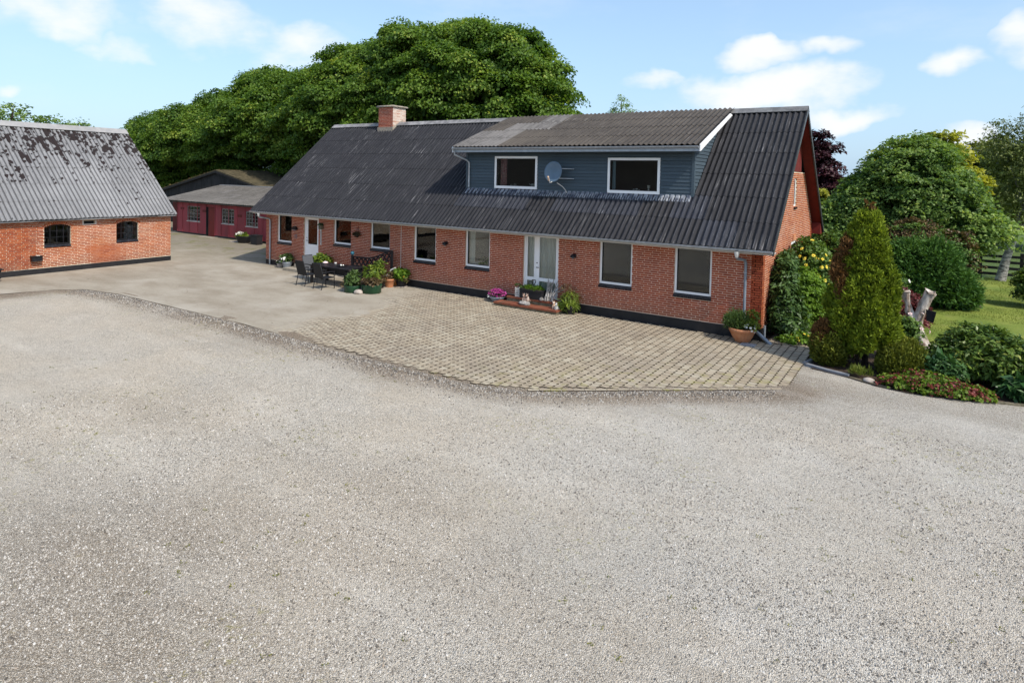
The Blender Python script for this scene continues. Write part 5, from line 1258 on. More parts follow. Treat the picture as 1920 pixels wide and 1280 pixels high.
# conical thuja of several lobes, with brown dead sides
th = thing('conical_thuja', (24.97, -.95, gz(25)+.04), 'tall conical yellow green thuja with a browned left side at the corner of the bed', 'conifer')
m = MB()
for q in ((24.85, -.95), (24.97, -.9), (25.05, -.98)): m.tube([(q[0], q[1], 0), (q[0]+random.uniform(-.05, .05), q[1], .6), (24.95, -.95, 2.4)], [.04, .032, .015], 7)
m.build('trunk', M['bark'], th)
TB = [(24.95, -.95, 1.25, .42, .40, .75), (24.95, -.95, 2.1, .36, .34, .8), (24.96, -.95, 3.0, .22, .22, .7)]
g_ = np.random.default_rng(311)
for zz_, rr_, nn_, hh_ in ((.82, .52, 8, .40), (1.3, .55, 9, .50), (1.85, .46, 8, .52), (2.45, .34, 7, .50), (3.0, .22, 5, .46), (3.45, .10, 3, .42)):     # flame shaped lobes with grooves between them
    for k in range(nn_):
        a_ = k*2*math.pi/nn_+g_.uniform(-.3, .3)+zz_; q_ = rr_*g_.uniform(.8, 1.12)
        TB.append((24.96+q_*math.cos(a_)*1.08, -.95+q_*math.sin(a_)*.95, zz_+g_.uniform(-.14, .16), g_.uniform(.17, .25), g_.uniform(.17, .25), hh_*g_.uniform(.8, 1.15)))
TB += [(24.42, -1.0, 1.55, .32, .34, .42), (24.52, -.95, 1.05, .28, .3, .36), (25.45, -1.0, .95, .24, .3, .42)]
crown('foliage', TB, 3000, 24, .06, .08, M['thuja'], th, 31, aspect=.40, mode='up', fill=.22, skirt=-.7, rough=.05, inner=.8)
crown('dead_foliage', [(24.44, -1.0, 2.35, .22, .30, .36), (24.54, -1.2, 2.0, .17, .2, .28), (24.58, -1.05, 2.85, .15, .18, .34), (24.62, -1.32, 1.7, .13, .16, .26)], 330, 24, .08, .08, M['thuja_dead'], th, 32, aspect=.4, mode='up', fill=.25, skirt=-.9, rough=.06)
crown('dead_foliage', [(24.5, -1.0, .74, .3, .3, .12), (24.97, -.95, 3.98, .02, .02, .05)], 90, 20, .07, .075, M['thuja_dead'], th, 33, aspect=.35, mode='up', fill=.1, skirt=-1)
gt = thing('globe_thuja', (24.22, -1.3, gz(24)+.04), 'small rounded olive thuja with a brown top beside the kerb', 'conifer')
trunk(gt, (24.22, -1.3, .03), (24.2, -1.3, .5), .04, .02)
crown('foliage', [(24.22, -1.3, .42, .36, .36, .38), (24.36, -1.25, .34, .22, .26, .3)], 520, 24, .075, .075, M['thuja_dark'], gt, 34, aspect=.42, mode='up', fill=.3, skirt=-.9, rough=.05, ground=.03)
crown('dead_foliage', [(24.18, -1.25, .80, .26, .25, .26), (24.05, -1.4, .62, .16, .18, .18)], 160, 22, .07, .075, M['thuja_dead'], gt, 35, aspect=.4, mode='up', fill=.2, skirt=-.5)
lowj = thing('low_thuja_mound', (25.75, -1.2, gz(25)+.04), 'low olive green conifer mound at the foot of the tall conical thuja', 'conifer')
trunk(lowj, (25.75, -1.1, .03), (25.75, -1.1, .4), .04, .02)
crown('foliage', [(25.68, -1.35, .30, .38, .40, .44), (26.0, -1.25, .26, .34, .38, .38), (25.8, -1.0, .36, .38, .4, .42)], 640, 24, .075, .075, M['thuja_dark'], lowj, 36, aspect=.42, mode='up', fill=.3, skirt=-.7, rough=.05, ground=.03)
# forked bleached stump with a plaque
st = thing('forked_stump', (26.12, 2.2, gz(26)+.03), 'bleached forked tree stump standing at the edge of the lawn', 'stump')
m = MB(); m.tube([(26.24, 2.2, 0), (26.16, 2.2, .16), (26.1, 2.2, .34), (26.02, 2.2, .55), (26.04, 2.2, .78), (26.10, 2.2, .98), (26.17, 2.2, 1.2), (26.24, 2.2, 1.4), (26.30, 2.2, 1.56)], [.19, .14, .12, .13, .14, .13, .12, .135, .14], 12)
m.tube([(26.0, 2.2, .55), (25.90, 2.2, .8), (25.82, 2.2, 1.0), (25.79, 2.2, 1.2), (25.74, 2.2, 1.38), (25.76, 2.2, 1.53)], [.12, .11, .095, .08, .09, .095], 10)
g_ = np.random.default_rng(9); m.v = [tuple(np.array(p)+g_.normal(0, .014, 3)*np.array([1, 1, .6])+(np.array([0, 0, g_.normal(0, .035)]) if p[2] > 1.45 else 0)) for p in m.v]
m.build('fork', M['deadwood'], st)
pq = thing('slate_plaque', (26.36, 2.1, .95), 'dark square plaque fixed to the side of the bleached stump', 'plaque')
MB().hexa([(26.24, 2.06, .80), (26.40, 2.0, .76), (26.40, 2.04, .76), (26.24, 2.10, .80), (26.22, 2.06, 1.10), (26.46, 2.0, 1.07), (26.46, 2.04, 1.07), (26.22, 2.10, 1.10)]).build('plate', M['blackwood'], pq)
shrub('rose_bush', 'rose bush with pale pink blooms growing in front of the bleached stump', 'bush', (25.75, .3, G0), [(25.86, .3, .78, .27, .3, .36), (25.68, .2, .46, .26, .3, .34)], 55, 20, .13, .085, 'rose', 40, fill=.15, flat=.8)
def blooms(parent, blobs, n, R, mat, seed, name='flower', sep=True):
    g = np.random.default_rng(seed); bl = np.array(blobs)
    for k in range(n):
        b = bl[g.integers(len(bl))]; d = unit(g.normal(size=3)+np.array([.15, -.75, .55])); p = b[:3]+d*b[3:6]*g.uniform(.97, 1.08)
        mm = MB()
        for j in range(6):
            a = j*math.pi/3+g.random()*.4; t1 = unit(np.cross(d, [0.3, 0.2, 1])); t2 = np.cross(d, t1); e = t1*math.cos(a)+t2*math.sin(a); s_ = np.cross(d, e)
            rr = R*g.uniform(.85, 1.15)
            mm.add([p, p+e*rr*.6+s_*rr*.45+d*rr*.35, p+e*rr+d*rr*.45, p+e*rr*.6-s_*rr*.45+d*rr*.35], [(0, 1, 2, 3)])
        mm.ball(p+d*R*.3, R*.42, 5); mm.build(name, M[mat], parent)
rb = bpy.data.objects['rose_bush']; blooms(rb, [(25.95, .3, .85, .33, .33, .45)], 6, .055, 'palep', 41)
shrub('barberry_bush', 'dark red leaved bush between the conical thuja and the stump', 'bush', (25.6, 3.6, G0), [(25.55, 3.6, .75, .5, .5, .75), (25.9, 3.9, .6, .4, .4, .6)], 110, 40, .16, .07, 'redleaf', 42)
shrub('white_rose_bush', 'small rose bush with white blooms behind the conical thuja', 'bush', (25.3, 4.6, G0), [(25.35, 4.4, 1.1, .35, .35, .8)], 60, 22, .15, .09, 'rose', 43)
blooms(bpy.data.objects['white_rose_bush'], [(25.45, 4.4, 1.2, .35, .35, .7)], 8, .06, 'whitep', 44)
for i, (lb, bs_, b) in enumerate([('spreading dark green juniper beside the lawn below the big rounded shrub', (26.9, 9.6, G0), [(26.6, 9.6, .75, 1.2, .9, .75), (27.15, 9.9, .5, .75, .7, .5), (25.8, 9.3, .6, .8, .8, .6)]),
                                  ('upright feathery juniper directly behind the conical thuja', (25.5, 9.0, G0), [(25.6, 8.6, 1.3, .9, .8, 1.1), (26.3, 8.9, 1.6, .9, .8, .9)])]):
    t = thing('juniper_shrub', bs_, lb, 'shrub', 'junipers along the lawn'); trunk(t, bs_, np.array(b[0][:3]), .06, .03)
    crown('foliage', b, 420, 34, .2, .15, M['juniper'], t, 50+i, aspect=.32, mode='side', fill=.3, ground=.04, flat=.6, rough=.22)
shrub('brown_tipped_shrub', 'brownish green shrub between the big rounded shrub and the junipers', 'shrub', (25.9, 10.8, G0), [(25.8, 10.6, 2.0, 1.0, .7, 1.2), (26.9, 10.9, 1.7, .9, .7, 1.1), (24.9, 10.4, 1.6, .7, .6, 1.2)], 260, 42, .25, .09, 'bronze', 52)
crown('new_foliage', [(25.8, 10.5, 1.9, 1.0, .75, 1.2), (26.9, 10.8, 1.6, .95, .75, 1.1)], 150, 30, .25, .1, M['rose'], bpy.data.objects['brown_tipped_shrub'], 53, ground=.04)
shrub('pieris_bush', 'round dark bush with reddish tips at the right edge of the lawn', 'bush', (29.8, 12.0, G0), [(29.8, 12.0, .78, .8, .7, .8)], 150, 36, .2, .09, 'rhodo', 54)
# along the gable
shrub('cherry_laurel_bush', 'tall dark shrub with long leaves climbing the corner of the gable', 'bush', (22.8, .65, G0), [(22.84, 1.0, .85, .36, .52, .8), (22.75, 1.45, 1.6, .28, .65, .7), (23.0, .85, .5, .4, .45, .5), (22.70, 1.8, 2.0, .18, .45, .42)], 210, 18, .17, .15, 'laurel', 60, aspect=.36, fill=.12, droop=.35)
shrub('light_green_shrub', 'bright green fine leaved shrub between the gable and the conical thuja', 'bush', (23.2, 2.0, G0), [(23.25, 1.8, 1.05, .5, .6, .85), (23.4, 2.2, .8, .45, .5, .8), (23.1, 1.6, .5, .45, .5, .5)], 330, 26, .13, .07, 'lightgreen', 61, fill=.2)
yr = shrub('yellow_rose_bush', 'climbing rose with bright yellow blooms against the sunny gable', 'bush', (22.95, 3.4, G0), [(23.1, 3.4, 1.75, .55, .7, .95), (23.4, 3.6, 1.3, .5, .6, .9), (22.9, 3.9, 1.9, .35, .5, .8)], 230, 20, .18, .095, 'rose', 62, fill=.15)
blooms(yr, [(23.15, 3.3, 1.8, .52, .68, .9), (23.4, 3.4, 1.5, .45, .6, .8)], 38, .062, 'yellow', 63)
fl = shrub('yellow_flower_clump', 'low clump of yellow flowers at the foot of the gable shrubs', 'plant', (23.3, .55, G0), [(23.25, .6, .14, .4, .38, .18), (23.1, .35, .1, .3, .25, .14)], 90, 16, .09, .07, 'lightgreen', 64, fill=.05, stem=.012)
blooms(fl, [(23.3, .55, .15, .36, .34, .16)], 16, .035, 'yellow', 65)
shrub('honeysuckle_bush', 'mixed green bush behind the yellow climbing rose', 'bush', (23.4, 8.2, G0), [(23.3, 8.3, 1.5, .8, 1.0, 1.2), (24.1, 7.6, 1.2, .7, .9, 1.1)], 200, 36, .25, .12, 'rose', 66)
# front bed on the right
rh = shrub('rhododendron_bush', 'large domed rhododendron with glossy leaves in the front bed', 'bush', (27.35, -.75, G0), [(27.25, -.6, .62, .72, .65, .68), (27.85, -.8, .5, .65, .6, .62), (26.75, -.8, .42, .5, .5, .48), (27.6, -.5, .7, .5, .5, .55)], 520, 15, .14, .125, 'rhodo', 70, aspect=.38, fill=.35, flat=.45, droop=.25, stem=.05)
shrub('peony_plant', 'dark green peony clump under the left side of the rhododendron', 'plant', (26.55, -1.35, G0), [(26.55, -1.35, .34, .42, .32, .32)], 120, 13, .13, .12, 'peony', 71, aspect=.3, fill=.2, droop=.3, stem=.015)
shrub('peony_plant', 'light edged peony clump at the right edge of the picture in front of the rhododendron', 'plant', (27.95, -1.65, G0), [(27.95, -1.62, .24, .34, .25, .22)], 80, 12, .12, .13, 'peony', 72, aspect=.26, fill=.15, droop=.4, stem=.015)
shrub('azalea_bush', 'low bush continuing the front bed just beyond the right edge of the picture', 'bush', (29.6, -.5, G0), [(29.5, -.5, .4, .8, .6, .45), (30.6, -.3, .35, .7, .6, .4)], 160, 16, .16, .11, 'rhodo', 78, fill=.2)
cv = thing('ground_cover', (26.3, -2.1, gz(26)+.04), 'low green and red ground cover spreading along the gravel edge', 'ground cover')
trunk(cv, (26.3, -2.1, .02), (26.3, -2.1, .12), .012, .006)
cb = [(25.75, -2.2, .08, .4, .28, .16), (26.2, -2.25, .1, .45, .28, .2), (26.7, -2.15, .1, .45, .28, .2), (27.1, -2.05, .08, .35, .22, .16), (26.3, -1.85, .14, .6, .3, .2)]
crown('foliage', cb, 330, 13, .09, .065, M['cover'], cv, 73, aspect=.8, fill=.1, ground=.03)
crown('red_foliage', cb, 190, 12, .08, .055, M['coverred'], cv, 74, aspect=.8, fill=.0, ground=.03, rough=.03)
shrub('grass_tuft', 'small green grass tuft by the kerb under the conical thuja', 'plant', (25.0, -1.95, G0), [(25.0, -1.95, .06, .22, .12, .09)], 30, 12, .06, .12, 'grassblade', 75, aspect=.12, mode='up', fill=0, stem=.006)
shrub('grass_tuft', 'bright grass tuft between the two thuja trunks', 'plant', (24.7, -.6, G0), [(24.72, -.55, .1, .25, .2, .14)], 40, 12, .07, .15, 'grassblade', 76, aspect=.1, mode='up', fill=0, stem=.006)
# kerb stones round the bed
pts = [(23.86, -1.72), (24.27, -1.98), (24.72, -2.12)]
kb = thing('bed_edging', (24.3, -1.95, gz(24)), 'grey concrete kerb stones edging the thuja bed', 'edging')
def kerb(a, b, w=.09, h=.085, nm='kerb_stone', mat='kerb'):
    a = np.array([*a, gz(a[0])]); b = np.array([*b, gz(b[0])]); d_ = b-a; l = np.linalg.norm(d_); d_ /= l; n_ = np.array([-d_[1], d_[0], 0])
    MB().fbox(a, d_, n_, Z, .004, l-.004, 0, w, -.05, h, random.random()).build(nm, M[mat], kb)
kerb((23.80, -1.78), (24.26, -1.99)); kerb((24.26, -1.99), (24.76, -2.13)); kerb((23.79, -1.70), (23.93, -1.15), .08)
kerb((27.2, -2.24), (27.62, -2.12), .07, .06, 'edge_stone', 'mossy'); kerb((27.62, -2.12), (28.1, -1.97), .07, .06, 'edge_stone', 'mossy'); kerb((25.2, -2.36), (25.6, -2.52), .08, .05, 'edge_stone', 'mossy'); kerb((24.78, -2.16), (25.15, -2.33), .07, .045, 'edge_stone', 'mossy')
rk = MB().ball((25.18, -2.22, .05), .13, 7, .45).build('flat_rock', M['stone'], None, (25.18, -2.22, 0)); tag(rk, 'flat grey rock lying at the front of the thuja bed', 'rock')
# mown lawn blades, weeds in the yard
g_ = np.random.default_rng(77)
def blades(name, n, P, h, mat, asp=.12):
    n = len(P); A = unit(np.stack([g_.normal(0, .35, n), g_.normal(0, .35, n), np.ones(n)], 1)); N_ = unit(np.cross(A, g_.normal(size=(n, 3))))
    ln = h*g_.uniform(.6, 1.3, n); v, f = leaf_mesh(P, A, N_, ln, ln*asp)
    return tag(from_arrays(name, v, f, M[mat], rnd=g_.random(n)), kind='stuff')
P = np.stack([g_.uniform(25.3, 31, 34000), g_.uniform(1.6, 20.5, 34000)], 1); P = P[(P[:, 0] > 25.6+.10*P[:, 1]*(P[:, 1] > 3)*0)]; P = P[vnoise(P[:, 0], P[:, 1], .8, 41) > .3]
blades('lawn_grass', 0, np.stack([P[:, 0], P[:, 1], gz(P[:, 0])+.015], 1), .05, 'grassblade', .22)
C_ = np.stack([g_.uniform(10, 31, 700), g_.uniform(-17, -6, 700)], 1); C_ = C_[(vnoise(C_[:, 0], C_[:, 1], .42, 55) > .56) & (C_[:, 1] < np.interp(C_[:, 0], EX, EY)-.2)]
P = np.repeat(C_, 9, 0)+g_.normal(0, .022, (len(C_)*9, 2)); z_, _, _ = gravel_z(P[:, 0], P[:, 1])
n = len(P); A = unit(np.stack([g_.normal(0, 1, n), g_.normal(0, 1, n), g_.uniform(.3, .9, n)], 1)); N_ = unit(np.array([0, 0, 1.0])+g_.normal(0, .3, (n, 3))); ln = g_.uniform(.012, .034, n)
v, f = leaf_mesh(np.stack([P[:, 0], P[:, 1], z_+.004], 1), A, N_, ln, ln*.45)
tag(from_arrays('yard_weeds', v, f, M['weed'], rnd=g_.random(n)), kind='stuff')
# fallen leaves and grit on the concrete and paving
n = 260; P = np.stack([g_.uniform(-3.5, 20, n), g_.uniform(-7.4, -.4, n)], 1); A = unit(np.stack([g_.normal(size=n), g_.normal(size=n), g_.normal(0, .1, n)], 1)); N_ = unit(np.array([0, 0, 1.0])+g_.normal(0, .2, (n, 3))); ln = g_.uniform(.02, .06, n)
v, f = leaf_mesh(np.stack([P[:, 0], P[:, 1], gz(P[:, 0])+.047], 1), A, N_, ln, ln*.5); tag(from_arrays('fallen_leaves', v, f, M['bronze'], rnd=g_.random(n)), kind='stuff')

# ------------------------------------------------------------------ things on and by the house
dish = thing('satellite_dish', (15.27, .96, 4.4), 'blue grey satellite dish on the dormer wall between its windows', 'satellite dish')
c0 = np.array([15.27, .62, 4.67]); ax = unit(np.array([-.02, -1.0, .16])); t1 = unit(np.cross(ax, Z)); t2 = np.cross(t1, ax)
m = MB(); prof = [(r_, .10*(r_/.36)**2) for r_ in np.linspace(.004, .36, 8)]
n = 28; vs = [c0+t1*r_*math.cos(a_)*.98+t2*r_*math.sin(a_)*1.02+ax*h_ for r_, h_ in prof for a_ in np.linspace(0, 2*math.pi, n, endpoint=False)]
vs += [p-ax*.012 for p in vs]; k = 8*n
m.add(vs, [(i*n+j, i*n+(j+1) % n, (i+1)*n+(j+1) % n, (i+1)*n+j) for i in range(7) for j in range(n)]+[(k+i*n+(j+1) % n, k+i*n+j, k+(i+1)*n+j, k+(i+1)*n+(j+1) % n) for i in range(7) for j in range(n)]+[(7*n+j, 7*n+(j+1) % n, k+7*n+(j+1) % n, k+7*n+j) for j in range(n)], 0, True)
m.build('reflector', M['dish'], dish)
MB().tube([c0-t2*.34+ax*.06, c0-t2*.40+ax*.2, c0-t2*.36+ax*.50+t1*-.1], .012, 6).tube([c0-t2*.33+ax*.08+t1*.1, c0-t2*.42+ax*.24], .01, 6).build('feed_arm', M['ceramic'], dish)
MB().tube([c0-t2*.36+ax*.48-t1*.1, c0-t2*.28+ax*.60-t1*.14], [.035, .03], 8).ball(c0-t2*.27+ax*.61-t1*.14, .035, 6).build('receiver', M['orange'], dish)
for dz_ in (.13, -.21): MB().tube([c0+Z*dz_+np.array([.05, .04, 0]), c0+Z*dz_+np.array([.58, .28, -.005]), c0+Z*dz_+np.array([.6, .335, -.005])], .017, 6).build('bracket', M['steel'], dish)
MB().tube([c0-t2*.37+np.array([.15, 0, 0]), c0+np.array([.28, .12, -.5]), c0+np.array([.35, .2, -.62]), c0+np.array([.36, .27, -.70])], .013, 6).build('cable', M['ceramic'], dish)

def wall_lamp(x, z, label):
    t = thing('wall_lamp', (x, 0, z), label, 'wall lamp', 'lamps on the front wall')
    MB().lathe((x, -.02, z-.06), [(.001, 0), (.055, .0), (.055, .12), (.001, .12)], 10, 0, 1, .35).build('back_plate', M['black'], t)
    MB().lathe((x, -.13, z-.07), [(.03, 0), (.095, .02), (.10, .05), (.075, .10), (.02, .13), (.004, .135)], 12).build('lamp_shade', M['black'], t)
    MB().ball((x, -.13, z-.06), .045, 7).build('bulb', M['greypot'], t)
wall_lamp(11.03, 1.92, 'black wall lamp between the two kitchen windows left of the glazed double door')
wall_lamp(16.48, 1.92, 'black wall lamp right of the glazed double door')
t = thing('wall_lamp', (2.17, 0, 1.92), 'black half round wall lamp left of the white front door', 'wall lamp', 'lamps on the front wall')
m = MB(); ts = np.linspace(0, math.pi, 10); m.prism([(2.17+.15*math.cos(a_), -.13, 1.86+.16*math.sin(a_)) for a_ in ts], (0, .12, 0)); m.build('lamp_shade', M['black'], t)
MB().box(2.08, -.10, 1.82, 2.26, -.03, 1.858).build('bulb', M['greypot'], t)
hs = thing('horseshoe', (2.2, -.02, 1.55), 'dark horseshoe hung below the half round lamp', 'ornament')
MB().tube([(2.2+.07*math.cos(a_), -.025, 1.55+.08*math.sin(a_)) for a_ in np.linspace(-1.2, 4.3, 14)], .012, 6).build('shoe', M['steel_dark'], hs)
bh = thing('bird_house', (3.98, 0, 2.1), 'small green bird house hanging right of the front door', 'bird house')
MB().box(3.90, -.16, 2.0, 4.06, -.01, 2.18).build('body', M['mossy'], bh); MB().prism([(3.87, -.2, 2.17), (4.09, -.2, 2.17), (3.98, -.2, 2.28)], (0, .19, 0)).build('roof', M['greenpot'], bh); MB().lathe((3.98, -.163, 2.1), [(.001, -.02), (.02, -.02), (.02, .02), (.001, .02)], 8).build('hole', M['black'], bh)
tm = thing('thermometer', (3.9, 0, 1.7), 'long white thermometer on the wall below the bird house', 'thermometer')
MB().box(3.87, -.03, 1.30, 3.94, -.008, 2.0).build('plate', M['ceramic'], tm); MB().box(3.90, -.036, 1.38, 3.91, -.031, 1.9).build('tube', M['black'], tm)
bk = thing('wall_basket', (6.26, 0, 1.92), 'round wire basket of dry moss on the wall between two windows', 'wall basket')
MB().lathe((6.26, -.12, 1.82), [(.03, 0), (.11, .03), (.145, .10), (.15, .13)], 12, 0, 1, .7).build('basket', M['bark'], bk)
crown('moss', [(6.26, -.12, 1.95, .15, .11, .07)], 26, 10, .05, .05, M['bronze'], bk, 80, fill=.2)
MB().tube([(6.26, -.02, 2.25), (6.2, -.05, 2.1), (6.14, -.12, 1.95)], .006, 5).tube([(6.26, -.02, 2.25), (6.32, -.05, 2.1), (6.38, -.12, 1.95)], .006, 5).build('hanger', M['black'], bk)

# patio set
tz = gz(6.8)+.03
tb = thing('patio_table', (6.75, -1.6, tz), 'black rectangular patio table in front of the kitchen wall', 'table')
for k in range(6): MB().box(5.68, -2.08+k*.155, tz+.70, 7.85, -2.08+k*.155+.147, tz+.73, random.random()).build('table_slat', M['black'], tb)
for x in (5.78, 7.72):
    for y in (-2.0, -1.23): MB().box(x-.045, y-.045, tz, x+.045, y+.045, tz+.70).build('leg', M['black'], tb)
MB().box(5.74, -2.05, tz+.64, 7.79, -2.01, tz+.695).box(5.74, -1.22, tz+.64, 7.79, -1.18, tz+.695).build('apron', M['black'], tb)
def chair(x, y, ang, label, mesh, mat='black'):
    t = thing('garden_chair', (x, y, tz), label, 'chair', 'chairs round the patio table')
    R_ = rot((x, y, tz), ang)                                       # local: seat centre at origin, facing +y
    B = lambda fn, nm, mt: fn(MB()).xform(R_).build(nm, M[mt], t)
    B(lambda m: m.box(-.25, -.24, .41, .25, .25, .44), 'seat', mesh)
    B(lambda m: m.hexa([(-.25, -.27, .44), (.25, -.27, .44), (.25, -.245, .44), (-.25, -.245, .44), (-.24, -.40, .97), (.24, -.40, .97), (.24, -.375, .97), (-.24, -.375, .97)]), 'backrest', mesh)
    B(lambda m: m.tube([(-.255, -.25, .42), (-.25, -.40, .98), (.25, -.40, .98), (.255, -.25, .42)], .016, 6), 'back_frame', mat)
    for sx_ in (-1, 1):
        B(lambda m: m.tube([(sx_*.26, .24, 0), (sx_*.26, .22, .64)], .017, 6), 'leg', mat)
        B(lambda m: m.tube([(sx_*.255, -.34, 0), (sx_*.255, -.25, .44)], .017, 6), 'leg', mat)
        B(lambda m: m.tube([(sx_*.26, .25, .645), (sx_*.265, 0, .655), (sx_*.25, -.31, .64)], [.02, .024, .018], 6), 'armrest', mat)
    return t
chair(6.05, -2.42, .0, 'black garden chair at the left end of the near side of the table', 'dark_fabric')
chair(7.15, -2.5, -.06, 'black garden chair on the near side of the table, closest to the green tubs', 'dark_fabric')
chair(5.25, -1.5, -math.pi/2, 'grey mesh backed garden chair at the head of the table', 'mesh_grey')
bw_ = thing('table_bowl', (7.0, -1.55, tz+.73), 'flat dark bowl with pale stones on the patio table', 'bowl')
MB().lathe((7.0, -1.55, tz+.731), [(.08, 0), (.2, .03), (.21, .035), (.19, .035), (.07, .012)], 16).build('bowl', M['black'], bw_); MB().ball((6.95, -1.55, tz+.77), .035, 6).ball((7.05, -1.52, tz+.77), .03, 6).ball((7.02, -1.6, tz+.77), .03, 6).build('stones', M['whitep'], bw_)['kind'] = 'stuff'
o = MB().lathe((6.35, -1.3, tz+.731), [(.03, 0), (.05, .02), (.05, .06), (.03, .07)], 10).build('tea_light', M['ceramic'], None, (6.35, -1.3, tz+.73)); tag(o, 'small white tea light glass at the back of the patio table', 'candle glass')
o = MB().lathe((5.98, -1.5, tz+.731), [(.06, 0), (.11, .03), (.11, .06), (.04, .09), (.01, .10)], 10).build('ceramic_dish', M['palep'], None, (5.98, -1.5, tz+.73)); tag(o, 'pale dish on the left end of the patio table', 'dish')

# black lattice screen with a sweeping top rail
sc = thing('lattice_screen', (7.5, -.42, tz), 'black lattice screen with a sweeping curved top beside the patio table', 'screen')
SX0, SX1 = 6.36, 8.60; top = lambda x: .93+.42*smst(x, SX0+.7, SX1)*((x-SX0)/(SX1-SX0))
ytop = -.42
for x, h in ((SX0, 1.0), (SX1, 1.38)): MB().box(x-.04, ytop-.04, tz, x+.04, ytop+.04, tz+h).build('post', M['black'], sc)
xs_ = np.linspace(SX0+.04, SX1-.04, 22)
m = MB()
for lo, hi, nm in ((0, .055, 'top_rail'), (-.36, -.31, 'lower_rail')):
    m = MB()
    for a, b in zip(xs_, xs_[1:]): m.hexa([(a, ytop-.025, tz+top(a)+lo), (b, ytop-.025, tz+top(b)+lo), (b, ytop+.025, tz+top(b)+lo), (a, ytop+.025, tz+top(a)+lo), (a, ytop-.025, tz+top(a)+hi), (b, ytop-.025, tz+top(b)+hi), (b, ytop+.025, tz+top(b)+hi), (a, ytop+.025, tz+top(a)+hi)])
    m.build(nm, M['black'], sc)
n = 9; stp = (SX1-SX0-.08)/n
for k in range(n):
    a = SX0+.04+k*stp; b = a+stp
    for (u0, u1, dy) in ((a, b, -.012), (b, a, .012)):
        p0 = np.array([u0, ytop+dy, tz+top(u0)-.31]); p1 = np.array([u1, ytop+dy, tz+top(u1)+.0])
        d_ = unit(p1-p0); n_ = np.cross(d_, Y); MB().fbox(p0, d_, n_, Y, 0, np.linalg.norm(p1-p0), -.028, .028, -.01, .01).build('lattice_slat', M['black'], sc)
for k in range(11):
    x = SX0+.12+k*(SX1-SX0-.24)/10
    MB().box(x-.075, ytop-.01, tz+.08, x+.075, ytop+.01, tz+top(x)-.36).build('lower_board', M['black'], sc) if k < 5 else None
MB().box(SX0+.04, ytop-.02, tz+.05, SX1-.04, ytop+.02, tz+.10).build('bottom_rail', M['black'], sc)
o = MB().ball((SX0, ytop, tz+1.09), .085, 10).lathe((SX0, ytop, tz+1.0), [(.03, 0), (.03, .03)], 8).build('glass_ball', M['blueball'], None, (SX0, ytop, tz+1.0)); tag(o, 'blue glass ball on top of the left post of the lattice screen', 'glass ball')

# pots
def pot(x, y, prof, mat, label, name, plant=None, cat='plant pot', z=None, ribs=0, n=18, group=None, saucer=False):
    z = (gz(x)+.03) if z is None else z; t = thing(name, (x, y, z), label, cat, group)
    top_r, top_z = prof[-1]
    m = MB().lathe((x, y, z), prof+[(top_r*.9, top_z), (top_r*.86, top_z-.04)], n)
    if ribs:
        c_ = np.array([x, y]); 
        m.v = [tuple([*(c_+(np.array(v[:2])-c_)*(1+.03*math.cos(ribs*math.atan2(v[1]-y, v[0]-x))*(v[2] < z+top_z-.06))), v[2]]) for v in m.v]
    m.build('pot', M[mat], t)
    MB().lathe((x, y, z), [(.001, top_z-.035), (top_r*.88, top_z-.04)], n).build('soil', M['soil'], t)
    if saucer: MB().lathe((x, y, z), [(prof[0][0]*1.3, 0.001), (prof[0][0]*1.35, .02), (prof[0][0]*1.0, .012)], n).build('saucer', M['stone'], t)
    for i, p in enumerate(plant or []):
        nm, bl, nc, per, cr, leaf, mt, kw = p
        crown(nm, [(x+b[0], y+b[1], z+top_z+b[2], *b[3:]) for b in bl], nc, per, cr, leaf, M[mt], t, int(abs(x*100))+i, **kw)
    return t
gpp = 'pots grouped beside the patio table'
pot(8.45, -2.3, [(.27, 0), (.30, .02), (.31, .2), (.325, .24), (.325, .26)], 'greenpot', 'left dark green tub with leafy bushy plant near the table leg', 'green_tub', [('foliage', [(0, 0, .16, .26, .24, .2), (-.08, .1, .30, .15, .15, .16)], 60, 10, .12, .085, 'herb', dict(fill=.1)), ('sprigs', [(-.3, -.1, -.02, .15, .15, .12)], 16, 10, .08, .05, 'bronze', dict(fill=0))], group=gpp)
pot(9.08, -1.95, [(.32, 0), (.35, .02), (.365, .24), (.385, .29), (.385, .31)], 'greenpot', 'right larger dark green tub with tall yellow green leafy stems', 'green_tub', [('foliage', [(-.1, .1, .36, .30, .27, .32), (-.3, .15, .44, .17, .17, .2)], 50, 8, .12, .085, 'potleaf', dict(fill=.04, skirt=-.9)), ('undergrowth', [(.05, -.1, .12, .36, .3, .14)], 60, 14, .08, .06, 'bronze', dict(fill=.1))], group=gpp)
pot(8.55, -1.05, [(.18, 0), (.22, .22), (.23, .27)], 'black', 'black pot with a tall bright green plant behind the green tubs', 'black_pot', [('foliage', [(-.05, 0, .36, .24, .22, .3), (.0, .05, .58, .17, .17, .18)], 50, 8, .12, .09, 'potleaf', dict(fill=.05, skirt=-.9)), ('undergrowth', [(.15, -.12, .08, .25, .2, .14)], 40, 12, .08, .06, 'bronze', dict(fill=.1))], group=gpp)
pot(8.72, -.66, [(.15, 0), (.205, .26), (.225, .27), (.225, .33)], 'terra', 'red terracotta pot between the black pot and the orange pot', 'terracotta_pot', [('foliage', [(0, 0, .12, .16, .15, .16)], 30, 10, .07, .05, 'bronze', dict(fill=0))], group=gpp)
pot(8.74, -.28, [(.13, 0), (.2, .28), (.23, .36), (.24, .42)], 'terra2', 'orange clay pot standing against the wall behind the terracotta pot', 'orange_pot', group=gpp)
